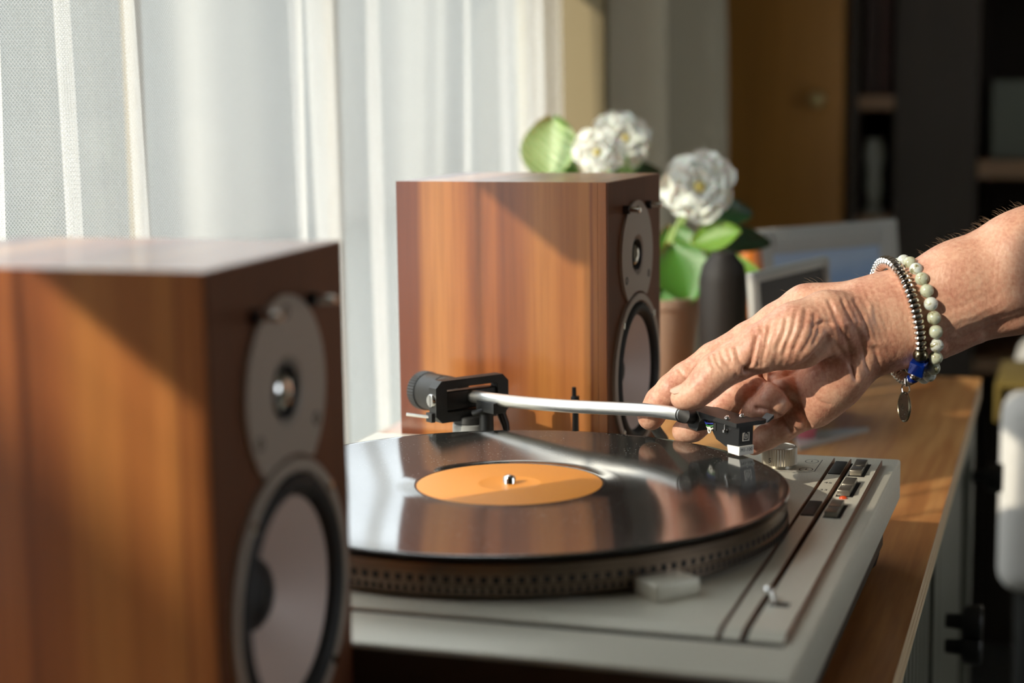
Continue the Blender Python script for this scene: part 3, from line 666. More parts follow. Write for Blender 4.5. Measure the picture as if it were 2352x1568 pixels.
# ------------------------------------------------------------------ person: right hand and forearm
def P(px, py, d, r): return (at(px, py, d), r)
class Field:
    def __init__(s, lo, hi, h):
        s.lo = np.array(lo, np.float32); s.h = h; s.n = np.ceil((np.array(hi)-np.array(lo))/h).astype(int)+1
    def new(s): return np.full(s.n, 40., np.float32)
    def caps(s, D, a, b, k, flat=None, mar=9.):
        """smooth union of a tapered capsule into D (k = blend in mm)"""
        (pa, ra), (pb, rb) = a, b; pa = np.array(pa, np.float32); pb = np.array(pb, np.float32); m = max(ra, rb)+mar
        i0 = np.maximum(np.floor((np.minimum(pa, pb)-m-s.lo)/s.h).astype(int), 0); i1 = np.minimum(np.ceil((np.maximum(pa, pb)+m-s.lo)/s.h).astype(int)+1, s.n)
        if (i1 <= i0).any(): return
        g = [s.lo[k_] + s.h*np.arange(i0[k_], i1[k_], dtype=np.float32) for k_ in range(3)]
        X, Y, Z = np.meshgrid(*g, indexing='ij', sparse=True)
        d = pb-pa; dd = float(d@d)+1e-6
        t = np.clip(((X-pa[0])*d[0]+(Y-pa[1])*d[1]+(Z-pa[2])*d[2])/dd, 0, 1)
        q = np.sqrt((X-pa[0]-t*d[0])**2+(Y-pa[1]-t*d[1])**2+(Z-pa[2]-t*d[2])**2) - (ra+(rb-ra)*t)
        sl = tuple(slice(a_, b_) for a_, b_ in zip(i0, i1)); D[sl] = smin(D[sl], q, k)
    def chain(s, D, pts, k):
        for a, b in zip(pts, pts[1:]): s.caps(D, a, b, k)
def smin(a, b, k):
    h = np.maximum(k-np.abs(a-b), 0)/k
    return np.minimum(a, b) - h*h*k*.25
def surface_nets(F, lo, h):
    ins = F < 0; nx, ny, nz = F.shape
    c = [(i, j, k) for i in (0, 1) for j in (0, 1) for k in (0, 1)]
    sub = lambda A, o: A[o[0]:nx-1+o[0], o[1]:ny-1+o[1], o[2]:nz-1+o[2]]
    cnt = sum(sub(ins, o).astype(np.int8) for o in c); act = (cnt > 0) & (cnt < 8)
    idx = -np.ones(act.shape, np.int32); ii = np.argwhere(act); idx[act] = np.arange(len(ii))
    acc = np.zeros((len(ii), 3), np.float32); num = np.zeros(len(ii), np.float32)
    val = {o: F[ii[:, 0]+o[0], ii[:, 1]+o[1], ii[:, 2]+o[2]] for o in c}
    for o in c:
        for ax in range(3):
            if o[ax]: continue
            p = list(o); p[ax] = 1; p = tuple(p); a, b = val[o], val[p]; m = (a < 0) != (b < 0)
            t = np.where(m, a/np.where(m, a-b, 1), 0); q = np.zeros((len(ii), 3), np.float32); q[:] = o; q[:, ax] = t
            acc[m] += q[m]; num[m] += 1
    V = (ii + acc/num[:, None])*h + lo; faces = []
    for ax in range(3):
        a1, a2 = (ax+1) % 3, (ax+2) % 3
        s0 = [slice(1, -1)]*3; s0[ax] = slice(0, -1); s1 = [slice(1, -1)]*3; s1[ax] = slice(1, None)
        A, Bq = ins[tuple(s0)], ins[tuple(s1)]; e = np.argwhere(A != Bq)
        g = e.copy(); g[:, a1] += 1; g[:, a2] += 1
        def cell(d1, d2):
            q = g.copy(); q[:, a1] -= d1; q[:, a2] -= d2; return idx[q[:, 0], q[:, 1], q[:, 2]]
        Q = np.stack([cell(1, 1), cell(0, 1), cell(0, 0), cell(1, 0)], 1); fl = ~A[e[:, 0], e[:, 1], e[:, 2]]; Q[fl] = Q[fl][:, ::-1]; faces.append(Q)
    return V, np.concatenate(faces)

wr = P(2040, 742, 1036, 21)
fore = [[P(1985, 722, 1036, 20), P(2060, 708, 1036, 19.5), P(2200, 650, 1034, 22), P(2352, 590, 1030, 25), P(2620, 480, 1024, 31), P(3000, 330, 1012, 37)],
        [P(1985, 775, 1037, 20), P(2060, 765, 1037, 18), P(2150, 742, 1036, 17.5), P(2352, 658, 1032, 24), P(2620, 560, 1026, 32), P(3000, 430, 1014, 38)],
        [P(2060, 735, 1044, 20), P(2352, 622, 1042, 26), P(2620, 520, 1038, 34), P(3000, 380, 1026, 38)]]
palm = [[P(2000, 722, 1040, 20), P(1900, 715, 1046, 15), P(1850, 708, 1050, 12.5), P(1790, 745, 1054, 13)],
        [P(2000, 745, 1044, 20), P(1880, 765, 1056, 15), P(1785, 795, 1064, 12.5)],
        [P(2000, 770, 1042, 19), P(1890, 830, 1056, 15), P(1800, 858, 1066, 11.5)],
        [P(1985, 798, 1036, 17), P(1915, 865, 1040, 16.5), P(1862, 925, 1054, 11.5)],
        [P(1940, 850, 1030, 14), P(1880, 915, 1042, 12)], [P(1905, 890, 1042, 13), P(1872, 942, 1046, 9.5)]]
thenar = [[P(1975, 740, 1030, 18), P(1900, 740, 1020, 17.5), P(1830, 770, 1014, 18.5), P(1760, 795, 1013, 14.5)]]
thumb = [P(1800, 782, 1014, 16), P(1740, 802, 1013, 13.4), P(1690, 828, 1014, 11.7), P(1646, 854, 1014, 11.0), P(1622, 879, 1014, 9.9), P(1600, 900, 1015, 8.7), P(1578, 911, 1017, 7.4), P(1566, 914, 1018, 6.6)]
index = [P(1790, 748, 1056, 13.5), P(1720, 783, 1058, 11.4), P(1640, 826, 1061, 10.4), P(1575, 872, 1062, 10.2), P(1545, 893, 1061, 9.2), P(1516, 922, 1066, 8.8), P(1497, 952, 1069, 8.0), P(1494, 960, 1070, 7.4)]
middle = [P(1780, 802, 1064, 12), P(1735, 862, 1052, 10), P(1690, 900, 1050, 9.4), P(1640, 945, 1056, 8.8), P(1590, 982, 1062, 8.3), P(1572, 990, 1064, 7.6)]
ring = [P(1800, 858, 1064, 11.5), P(1786, 905, 1042, 10.8), P(1775, 925, 1036, 9.0), P(1745, 938, 1044, 7.8), P(1710, 942, 1056, 7.2), P(1698, 948, 1060, 6.6)]
pinky = [P(1860, 928, 1056, 11.2), P(1828, 958, 1048, 9.2), P(1800, 982, 1050, 8.0), P(1762, 1002, 1056, 7.4), P(1732, 1020, 1062, 6.8)]
bulge = [P(1745, 868, 1052, 9.5), P(1715, 884, 1051, 8.0)]
allp = [p for q in fore+palm+thenar+[thumb, index, middle, ring, pinky] for p in q]
lo = np.min([np.array(p)-r for p, r in allp], 0)-4; hi = np.max([np.array(p)+r for p, r in allp], 0)+4
HV = 1.0
fd = Field(lo, hi, HV)
A_ = fd.new()
for q in fore: fd.chain(A_, q, 14)
for q in palm: fd.chain(A_, q, 9)
T_ = fd.new()
for q in thenar: fd.chain(T_, q, 6)
fd.chain(T_, thumb, 3)
F_ = fd.new(); fd.chain(F_, index, 3)
for fg, k in ((middle, 3), (ring, 3), (pinky, 3)):
    q = fd.new(); fd.chain(q, fg, k); F_ = smin(F_, q, 1.2)
q = fd.new(); fd.chain(q, bulge, 4); F_ = smin(F_, q, 3)
D_ = smin(smin(A_, T_, 5.0), F_, 1.2); D_ = np.minimum(D_, smin(A_, F_, 5.0))
D_[-1, :, :] = np.abs(D_[-1, :, :])+.1; D_[:, :, -1] = np.abs(D_[:, :, -1])+.1
V, Q = surface_nets(D_, fd.lo, HV)
del A_, T_, F_, D_
# relax a little, then press creases and raise tendons
def vnormals(V, Q):
    n = np.cross(V[Q[:, 2]]-V[Q[:, 0]], V[Q[:, 3]]-V[Q[:, 1]]); N_ = np.zeros_like(V)
    for k in range(4): np.add.at(N_, Q[:, k], n)
    return N_/(np.linalg.norm(N_, axis=1, keepdims=True)+1e-9)
E_ = np.concatenate([Q[:, [0, 1]], Q[:, [1, 2]], Q[:, [2, 3]], Q[:, [3, 0]]])
def relax(V, it, f=.5):
    for _ in range(it):
        s_ = np.zeros_like(V); c = np.zeros(len(V), np.float32); np.add.at(s_, E_[:, 0], V[E_[:, 1]]); np.add.at(s_, E_[:, 1], V[E_[:, 0]]); np.add.at(c, E_[:, 0], 1); np.add.at(c, E_[:, 1], 1)
        V = V + f*(s_/c[:, None]-V)
    return V
V = relax(V, 3)
NV = vnormals(V, Q)
camv = np.array(CAM); rr_, uu_, ff_ = np.array(RT), np.array(UP), np.array(FW)
# hand drawing plane: seen from where the maker stood, in the same measure as the joints above
dv_ = V-camv; dd_ = dv_@ff_; HP = np.stack([1176+FPX*(dv_@rr_)/dd_, 784-FPX*(dv_@uu_)/dd_], 1)
frontal = np.clip(-(NV@ff_)*2.2, 0, 1)
def pl_dist(pts):
    d = np.full(len(HP), 1e9)
    for a, b in zip(pts, pts[1:]):
        a, b = np.array(a, float), np.array(b, float); e = b-a; t = np.clip(((HP-a)@e)/(e@e), 0, 1); d = np.minimum(d, np.linalg.norm(HP-a-t[:, None]*e, axis=1))
    return d/FPX*1030
creases = [([(1716, 852), (1758, 864), (1800, 860), (1850, 838), (1884, 806), (1904, 776)], 1.5, 1.7), ([(1738, 772), (1732, 802), (1724, 834), (1712, 852)], 1.3, 1.4),
  ([(1768, 748), (1758, 796), (1750, 838)], .8, 1.2), ([(1752, 760), (1746, 800), (1740, 840)], .6, 1.0), ([(1806, 735), (1800, 765), (1786, 800)], .7, 1.3), ([(1828, 720), (1820, 760), (1800, 812)], .7, 1.3),
  ([(1852, 712), (1846, 752), (1826, 800)], .8, 1.3), ([(1872, 722), (1866, 765), (1846, 806)], .7, 1.2), ([(1886, 742), (1878, 770), (1868, 790)], .7, 1.2), ([(1870, 748), (1890, 738), (1908, 742)], .8, 1.2),
  ([(1905, 690), (1928, 742), (1950, 800), (1966, 866)], .8, 1.3), ([(1935, 690), (1962, 745), (1984, 805), (1994, 850)], .7, 1.1), ([(1962, 690), (1990, 745), (2010, 800), (2018, 840)], .6, 1.1),
  ([(1926, 796), (1950, 832), (1967, 872)], .8, 1.4), ([(1752, 860), (1778, 872), (1806, 893), (1830, 928), (1848, 962), (1858, 980)], 2.2, 1.6), ([(1812, 858), (1850, 858), (1880, 846)], .4, 1.0),
  ([(1738, 938), (1768, 943), (1796, 960), (1816, 988)], 1.6, 1.3), ([(1690, 862), (1720, 880), (1748, 886)], .5, 1.0), ([(1722, 902), (1745, 888), (1760, 868)], .9, 1.1), ([(1762, 966), (1776, 990), (1774, 1008)], .6, 1.0),
  ([(1642, 812), (1650, 838), (1664, 850)], .5, .9), ([(1630, 818), (1636, 838), (1646, 850)], .5, .9), ([(1655, 806), (1664, 830), (1676, 842)], .5, .9), ([(1690, 800), (1698, 830), (1712, 846)], .7, 1.0),
  ([(1672, 802), (1680, 828)], .4, .9), ([(1560, 850), (1580, 875)], .5, 1.0), ([(1905, 930), (1880, 922), (1862, 905)], .4, .9),
  ([(2182, 792), (2230, 772), (2290, 752), (2360, 728)], 1.5, 3.0), ([(2200, 765), (2280, 735), (2360, 712)], .7, 2.0)]
ridges = [([(1912, 752), (1950, 742), (1985, 738)], .35, 1.8), ([(1955, 770), (1972, 752), (1990, 746)], .25, 1.4), ([(1920, 705), (1935, 730), (1940, 760)], .5, 1.6), ([(2000, 700), (1995, 740), (2005, 790)], .5, 1.8),
  ([(2150, 745), (2250, 715), (2352, 690)], .8, 5.0), ([(1960, 800), (1990, 790), (2030, 790)], .5, 2.0)]
off = np.zeros(len(V))
for pts, dep, w in creases: off -= 1.45*dep*np.exp(-(pl_dist(pts)/w)**2)
for pts, hgt, w in ridges: off += 1.3*hgt*np.exp(-(pl_dist(pts)/w)**2)
# fine transverse pleats over the thumb ball and wrist
def pleat(c, rad, ang, wav, amp):
    q = HP-np.array(c); m = np.exp(-((q**2).sum(1))/(rad*rad)); u = q[:, 0]*math.cos(ang)+q[:, 1]*math.sin(ang); w_ = -q[:, 0]*math.sin(ang)+q[:, 1]*math.cos(ang)
    return amp*m*np.sin(u/wav*6.283+.9*np.sin(w_/23.)+.6*np.sin(w_/9.+u/31.))
off += pleat((1800, 775), 75, .25, 17, .22) + pleat((1960, 750), 80, -.35, 15, .30) + pleat((1655, 830), 40, -.4, 9, .10) + pleat((1740, 860), 40, .6, 12, .12) + pleat((2230, 740), 120, 1.1, 19, .14)
V = V + NV*(off*frontal)[:, None]
V = relax(V, 1, .35)
base = W(at(2000, 760, 1036)); person = bpy.data.meshes.new('person')
Vm = (V*S + np.array([0, 0, ZR])) - np.array(base)
person.from_pydata(Vm.tolist(), [], Q.tolist()); person.update()
person.polygons.foreach_set('use_smooth', [True]*len(person.polygons)); person.materials.append(m_skin)
po = bpy.data.objects.new('person', person); col.objects.link(po); po.location = base; ROOTM['person'] = Matrix.Translation(base)
tag(po, 'bare right hand and forearm of an older person reaching for the headshell of the tonearm', 'person')
# nails: curved plates bedded on the finger tips
def nail(tip, back, dors, rad, ln, wdt, name='thumbnail', taper=0):
    ax = (Vector(tip)-Vector(back)).normalized(); dors = Vector(dors); dors = (dors-ax*dors.dot(ax)).normalized(); sd = ax.cross(dors); bm = B(); lay = []
    for th in (.0, -.9):
        g = []
        for i in range(9):
            t = i/8; row = []
            hw = wdt*(1 if t < .75 else math.sqrt(max(.05, 1-((t-.75)/.27)**2)))*(1 if t > .2 else .82+.9*t)
            for j in range(-5, 6):
                a = (j/5)*hw/rad
                row.append(bm.verts.new(Vector(back) + ax*(ln*t) + (dors*math.cos(a)+sd*math.sin(a))*(rad-taper*t+th - .6*(1-t)) ))
            g.append(row)
        for i in range(8):
            for j in range(10): bm.faces.new((g[i][j], g[i][j+1], g[i+1][j+1], g[i+1][j]))
        lay.append(g)
    a, c = lay
    for i in range(8):
        for j in (0, 10): bm.faces.new((a[i][j], a[i+1][j], c[i+1][j], c[i][j]))
    for i in (0, 8):
        for j in range(10): bm.faces.new((a[i][j], a[i][j+1], c[i][j+1], c[i][j]))
    return obj(name, bm, m_nail, po, smooth=50)
tb, t0 = at(1604, 899, 1015), at(1566, 914, 1018)
nail(t0, tb, UP*.84 - RT*.33 - FW*.32, 8.85, 14.6, 6.2, taper=1.3)
mb, m0 = at(1606, 972, 1061), at(1570, 992, 1064)
nail(m0, mb, UP*-.3 - RT*.7 + FW*.6, 8.0, 10, 5.4, 'fingernail')
# hairs along the upper edge of the arm
bm = B(); rh = random.Random(5)
sel = np.where((HP[:, 0] > 2110) & (HP[:, 0] < 2352) & (NV@uu_ > .55))[0]; sel2 = np.where((HP[:, 0] > 1790) & (HP[:, 0] < 2000) & (NV@uu_ > .75))[0]
for s_, cnt in ((sel, 170), (sel2, 30)):
    for k in range(cnt):
        i = int(s_[rh.randrange(len(s_))]); p = Vector(V[i]); n = Vector(NV[i]); t = (-RT*rh.uniform(.4, 1.2) + UP*rh.uniform(-.1, .5) + n*.35).normalized(); l = rh.uniform(3, 7)
        tube(bm, [p-n*.3, p+t*l*.5+n*.5, p+t*l], [.032, .028, .012], 3, False)
ho = obj('arm_hair', bm, M('fine arm hair', rgb(206, 178, 148), .5), po); ho['kind'] = 'stuff'

# ------------------------------------------------------------------ bracelets
def loop(C, A, Bv, n, start=0., span=2*PI, m=2000):
    th = np.linspace(start, start+span, m); pts = [C + A*math.cos(t) + Bv*math.sin(t) for t in th]
    L_ = np.concatenate([[0], np.cumsum([(pts[i+1]-pts[i]).length for i in range(m-1)])]); out = []
    for k in range(n):
        s_ = L_[-1]*k/n; i = min(int(np.searchsorted(L_, s_)), m-2); out.append((pts[i], (pts[i+1]-pts[i]).normalized()))
    return out, L_[-1]
D1 = 1036
top, bot = at(2076, 600, D1), at(2122, 866, D1); C1 = (top+bot)/2; A1 = (top-bot)/2; B1 = -FW*27 + RT*5.5
_, ln1 = loop(C1, A1, B1, 4); nb = int(ln1/7.85)
bd = thing('bead_bracelet', 'bracelet of pale marbled stone beads on the wrist, nearer the elbow', 'bracelet', C1)
def stone(seed):
    m = M('marbled stone %d' % seed, rgb(206, 208, 188), .14); nt, N, L, b = nodes(m); sh = random.Random(seed)
    n = N('ShaderNodeTexNoise'); n.inputs['Scale'].default_value = 150; n.inputs['Detail'].default_value = 3; n.inputs['Distortion'].default_value = 1.6; L(mapped(N, L, (1, 1, 1), loc=(seed, 0, 0)), n.inputs[0])
    k = sh.random(); lt = rgb(210, 213, 204) if k > .4 else rgb(190, 193, 168)
    r = ramp(N, [(.30, rgb(92, 86, 44)), (.40, rgb(178, 174, 142)), (.46, lt), (.62, lt), (.72, rgb(168, 192, 192))]); L(n.outputs[0], r.inputs[0]); L(r.outputs[0], b.inputs['Base Color']); return m
stones = [stone(k) for k in range(6)]
pts, _ = loop(C1, A1, B1, nb)
bms = []
for k in range(6):
    bm = B(); ball(bm, C1, 4.05, 28, 18); o = obj('bead', bm, stones[k], bd); bms.append(o)
rb_ = random.Random(3)
for k, (p, t) in enumerate(pts):
    o = bms[k] if k < 6 else part_at('bead', bms[rb_.randrange(6)].data, bd, (0, 0, 0))
    o.location = (p-C1)*S; o.rotation_euler = (rb_.uniform(0, 6), rb_.uniform(0, 6), rb_.uniform(0, 6))
top, bot = at(2034, 601, D1), at(2086, 872, D1); C2 = (top+bot)/2; A2_ = (top-bot)/2; B2_ = -FW*27 + RT*6.0
sv = thing('silver_bracelet', 'silver ring bracelet with a blue cube bead and a round hanging charm, nearer the hand', 'bracelet', C2)
m_sil = M('polished silver', (.80, .74, .68, 1), .1, 1); m_blue = M('iridescent blue crystal', rgb(10, 50, 150), .05, .6, Coat_Weight=1); m_dsil = M('dark antique silver', rgb(120, 112, 92), .25, 1)
pts, ln2 = loop(C2, A2_, B2_, 66)
disc = None
def orient(t): return Vector(t).to_track_quat('Z', 'Y').to_euler()
for k, (p, t) in enumerate(pts):
    th = k/66
    if .345 < th < .485: continue                       # room for the bigger beads at the lower front
    if disc is None:
        bm = B(); lathe(bm, [(1.6, -1.35), (3.2, -.95), (3.75, 0), (3.2, .95), (1.6, 1.35)], 28, Matrix.Translation(C2), True); disc = obj('ring_bead', bm, m_sil, sv); o = disc
    else: o = part_at('ring_bead', disc.data, sv, (0, 0, 0))
    o.location = (p-C2)*S; o.rotation_euler = orient(t)
fine, _ = loop(C2, A2_, B2_, 400)
def on(fr): return fine[int(fr*400)]
p, t = on(.362); bm = B(); ball(bm, p, 4.4, 24, 14); obj('silver_bead', bm, m_dsil, sv)
p, t = on(.398); bm = B(); box(bm, -4.6, -4.6, -4.6, 4.6, 4.6, 4.6, .5, axis(p, t) @ Matrix.Rotation(.6, 4, 'Z'), 1); obj('blue_cube', bm, m_blue, sv, smooth=0)['label'] = 'faceted blue crystal cube'
for fr in (.428, .442): 
    p, t = on(fr); bm = B(); lathe(bm, [(1.6, -1.3), (3.6, -.9), (4.1, 0), (3.6, .9), (1.6, 1.3)], 28, axis(p, t)); obj('ring_bead', bm, m_sil, sv)
p, t = on(.466); bm = B(); ball(bm, p, 3.7, 20, 14, (1, 1, .85)); obj('blue_bead', bm, m_blue, sv)['label'] = 'small dark blue bead'
p, t = on(.482); bm = B(); ball(bm, p, 3.2, 20, 14); obj('silver_bead', bm, m_dsil, sv)
p0 = at(2081, 882, 1012); p1 = at(2080, 893, 1012)
bm = B(); tube(bm, [p0+UP*3.2, p0+UP*1, p0-UP*1.5], [1.1, 1.2, .8], 12); obj('charm_loop', bm, m_sil, sv)
bm = B(); tube(bm, [p1 + RT*2.5*math.cos(a) + UP*3.0*math.sin(a) + FW*.8*math.cos(a) for a in np.linspace(0, 2*PI, 21)], .45, 8); obj('jump_ring', bm, m_sil, sv)
cc = at(2077, 934, 1012); cn = (-RT*.93 - FW*.37).normalized()
cn = (-FW*.17 - RT*.98).normalized()
bm = B(); lathe(bm, [(0, -.75), (8.2, -.75), (8.8, -.4), (8.9, 0), (8.8, .4), (8.2, .75), (7.9, .45), (0, .45)], 48, axis(cc, cn)); chm = obj('round_charm', bm, m_dsil, sv)
bm = B(); mx_ = axis(cc, cn); rc = random.Random(2)
for k in range(14):
    a, q = rc.uniform(0, 6.28), rc.uniform(.5, 6.2); box(bm, q*math.cos(a)-.5, q*math.sin(a)-.3, .4, q*math.cos(a)+.5, q*math.sin(a)+.3, .75, .1, mx_, 1)
obj('charm_relief', bm, m_dsil, chm)
# ------------------------------------------------------------------ things at the far end of the sideboard
m_leaf = M('green leaf', rgb(66, 116, 34), .45, 0); m_leafd = M('dark green leaf', rgb(26, 58, 28), .42); m_leafl = M('young leaf', rgb(104, 144, 44), .45)
m_stem = M('pale stem', rgb(150, 176, 96), .5); m_petal = M('white petal', rgb(240, 240, 232), .6, 0, Subsurface_Weight=.2, Subsurface_Scale=.004); m_eye = M('yellow flower centre', rgb(214, 196, 110), .6)
m_varieg = M('variegated leaf', rgb(140, 170, 90), .45); nt, N, L, b = nodes(m_varieg)
tc = N('ShaderNodeTexCoord'); wv = N('ShaderNodeTexWave', wave_type='BANDS', bands_direction='DIAGONAL'); wv.inputs['Scale'].default_value = 60; wv.inputs['Distortion'].default_value = 2.5
L(mapped(N, L, (1, 1, 1)), wv.inputs[0]); r = ramp(N, [(.35, rgb(92, 128, 52)), (.65, rgb(176, 196, 140))]); L(wv.outputs[0], r.inputs[0]); L(r.outputs[0], b.inputs['Base Color'])
for m in (m_leaf, m_leafd, m_leafl, m_varieg):
    b = m.node_tree.nodes['Principled BSDF']; b.inputs['Transmission Weight'].default_value = 0; b.inputs['Subsurface Weight'].default_value = .3; b.inputs['Subsurface Scale'].default_value = .003
def leaf_bm(p, d, up, ln, wd, cup=.15, droop=.2, ruffle=0, nu=10, nv=6, rnd=False):
    """a leaf or petal: base p, growing along d, upper face to up; real thickness .7 mm"""
    d = Vector(d).normalized(); up = Vector(up); sd = d.cross(up).normalized(); up = sd.cross(d).normalized(); bm = B(); lay = []
    for th in (0, -.7):
        g = []
        for i in range(nu+1):
            t = i/nu; w = wd*(math.sin(PI*min(1, t**1.7*.90+.05))**.55 if rnd else math.sin(PI*min(1, t*.94+.03))**.75)
            row = []
            for j in range(-nv, nv+1):
                s = j/nv
                h = cup*wd*(s*s) - droop*ln*t*t + ruffle*math.sin(9*t+7*s+ln)*abs(s) - .35*(1-min(1, abs(s)*6))
                row.append(bm.verts.new(Vector(p) + d*ln*t + sd*w*s*.5 + up*(h+th)))
            g.append(row)
        for i in range(nu):
            for j in range(2*nv): bm.faces.new((g[i][j], g[i][j+1], g[i+1][j+1], g[i+1][j]))
        lay.append(g)
    a, c = lay
    for i in range(nu):
        for j in (0, 2*nv): bm.faces.new((a[i][j], a[i+1][j], c[i+1][j], c[i][j]))
    for i in (0, nu):
        for j in range(2*nv): bm.faces.new((a[i][j], a[i][j+1], c[i][j+1], c[i][j]))
    return bm
toc = (Vector(CAM)-at(1500, 500, 1700)).normalized(); right = RT.copy(); upv = UP.copy()
pc = at(1497, 900, 1660); pc.z = TAB
plant = thing('potted_flower', 'potted plant with white double flowers and green leaves behind the far loudspeaker', 'plant', pc)
m_pot = M('pinkish ceramic pot', rgb(186, 158, 138), .5)
bm = B(); lathe(bm, [(0, 0), (32, 0), (33, 2), (45, 100), (47, 100), (47, 108), (43, 108), (42, 98), (0, 96)], 56, Matrix.Translation(pc)); obj('pot', bm, m_pot, plant)
bm = B(); lathe(bm, [(0, 96.5), (20, 99), (42, 97)], 30, Matrix.Translation(pc)); obj('soil', bm, M('potting soil', rgb(48, 36, 26), .9), plant)
crown = pc + Vector((0, 0, 100))
def leaf(px, py, d, px2, py2, d2, wd, mat, stem=True, face=None, droop=.12, cup=.15):
    p, q = at(px, py, d), at(px2, py2, d2)
    f = (toc + upv*.5) if face is None else face
    o = obj('leaf', leaf_bm(p, q-p, f, (q-p).length, wd, cup, droop), mat, plant, smooth=60)
    if stem:
        bm = B(); tube(bm, smooth_path([crown + Vector((random.uniform(-8, 8), random.uniform(-8, 8), -3)), crown.lerp(p, .5)+Vector((0, 0, 6)), p], 5), 2.0, 8); obj('leaf_stem', bm, m_stem, o)
leaf(1262, 420, 1720, 1272, 268, 1730, 60, m_varieg, face=toc+right*-.35, droop=.02)
leaf(1545, 560, 1640, 1585, 692, 1610, 52, m_leaf, face=toc+upv*.4)
leaf(1530, 640, 1650, 1480, 700, 1640, 40, m_leaf)
leaf(1590, 560, 1650, 1700, 530, 1630, 30, m_leafl, droop=.05)
leaf(1600, 545, 1670, 1770, 548, 1660, 30, m_leafd, droop=.2)
leaf(1580, 490, 1700, 1735, 480, 1720, 34, m_leafd, droop=.15)
leaf(1620, 585, 1640, 1750, 625, 1610, 20, m_leafl, droop=.22)
leaf(1545, 520, 1680, 1560, 610, 1660, 40, m_leaf)
leaf(1330, 400, 1760, 1240, 390, 1760, 36, m_leaf)
leaf(1440, 410, 1740, 1420, 360, 1750, 44, m_leaf)
leaf(1400, 420, 1760, 1520, 395, 1760, 34, m_leafd)
def flower(px, py, d, rpx, tilt=(0, 0), seed=0):
    rr = random.Random(seed); R = rpx*d/FPX; c = at(px, py, d); n = (toc + right*tilt[0] + upv*tilt[1]).normalized()
    ax = n.cross(upv).normalized(); ay = ax.cross(n).normalized()
    bm = B(); tube(bm, smooth_path([crown, crown.lerp(c, .55)+Vector((0, 0, 14)), c-n*6], 6), 1.9, 8); st = obj('flower_stem', bm, m_stem, plant)
    for ring, cnt, ln, lift, w in ((0, 7, 1.0, .25, .95), (1, 6, .76, .7, .75), (2, 4, .48, 1.4, .5)):
        for k in range(cnt):
            a = 2*PI*(k+.5*ring)/cnt + rr.uniform(-.15, .15); d_ = ax*math.cos(a)+ay*math.sin(a)
            o = obj('petal', leaf_bm(c + n*ring*1.2 + d_*1.5, d_ + n*lift*.55, n - d_*lift*.3, R*ln*rr.uniform(.9, 1.08), R*w*rr.uniform(.95, 1.1), .2, .22, R*.07, 8, 5, True), m_petal, st, smooth=60)
    bm = B(); ball(bm, c+n*R*.18, R*.16, 12, 8); obj('flower_centre', bm, m_eye, st)
flower(1605, 432, 1640, 84, (.1, .15), 1); flower(1376, 350, 1690, 58, (-.3, 0), 2); flower(1432, 322, 1730, 62, (.35, .3), 3); flower(1402, 300, 1735, 44, (0, .5), 4)

# brown bottle vase and orange vase
vb = at(1660, 900, 1600); vb.z = TAB
bm = B(); lathe(bm, [(0, 0), (20, 0), (22, 3), (22, 128), (19, 142), (12, 150), (11, 153), (8.5, 153), (8.5, 146), (0, 140)], 40, Matrix.Translation(vb))
o = obj('brown_vase', bm, M('dark brown glaze', rgb(20, 13, 8), .65), base=vb); tag(o, 'dark brown round-shouldered vase behind the hand, beside the plant pot', 'vase')
vo = at(1722, 900, 1760); vo.z = TAB
bm = B(); lathe(bm, [(0, 0), (13, 0), (15, 20), (15, 70), (13, 120), (9, 146), (8, 152), (6, 152), (6, 140), (0, 136)], 40, Matrix.Translation(vo))
o = obj('orange_vase', bm, M('orange glaze', rgb(206, 116, 36), .35), base=vo); tag(o, 'orange tapering vase between the brown vase and the picture frames', 'vase')

# picture frames
m_silver = M('silver grey frame', rgb(186, 186, 180), .35, .3); m_mount = M('pale mount', rgb(214, 216, 218), .7)
m_photo = M('blue seaside photograph', rgb(90, 130, 190), .4); nt, N, L, b = nodes(m_photo)
sx = N('ShaderNodeSeparateXYZ'); L(mapped(N, L, (1, 1, 1)), sx.inputs[0])
n = N('ShaderNodeTexNoise'); n.inputs['Scale'].default_value = 30; L(mapped(N, L, (1, 1, 1)), n.inputs[0])
ad = N('ShaderNodeMath', operation='MULTIPLY_ADD'); L(n.outputs[0], ad.inputs[0]); ad.inputs[1].default_value = .03; L(sx.outputs[2], ad.inputs[2])
mrp = N('ShaderNodeMapRange'); L(ad.outputs[0], mrp.inputs[0]); mrp.inputs[1].default_value = .02; mrp.inputs[2].default_value = .14
r = ramp(N, [(.2, rgb(44, 54, 50)), (.45, rgb(40, 84, 150)), (.7, rgb(120, 160, 210)), (.95, rgb(176, 198, 224))]); L(mrp.outputs[0], r.inputs[0]); L(r.outputs[0], b.inputs['Base Color'])
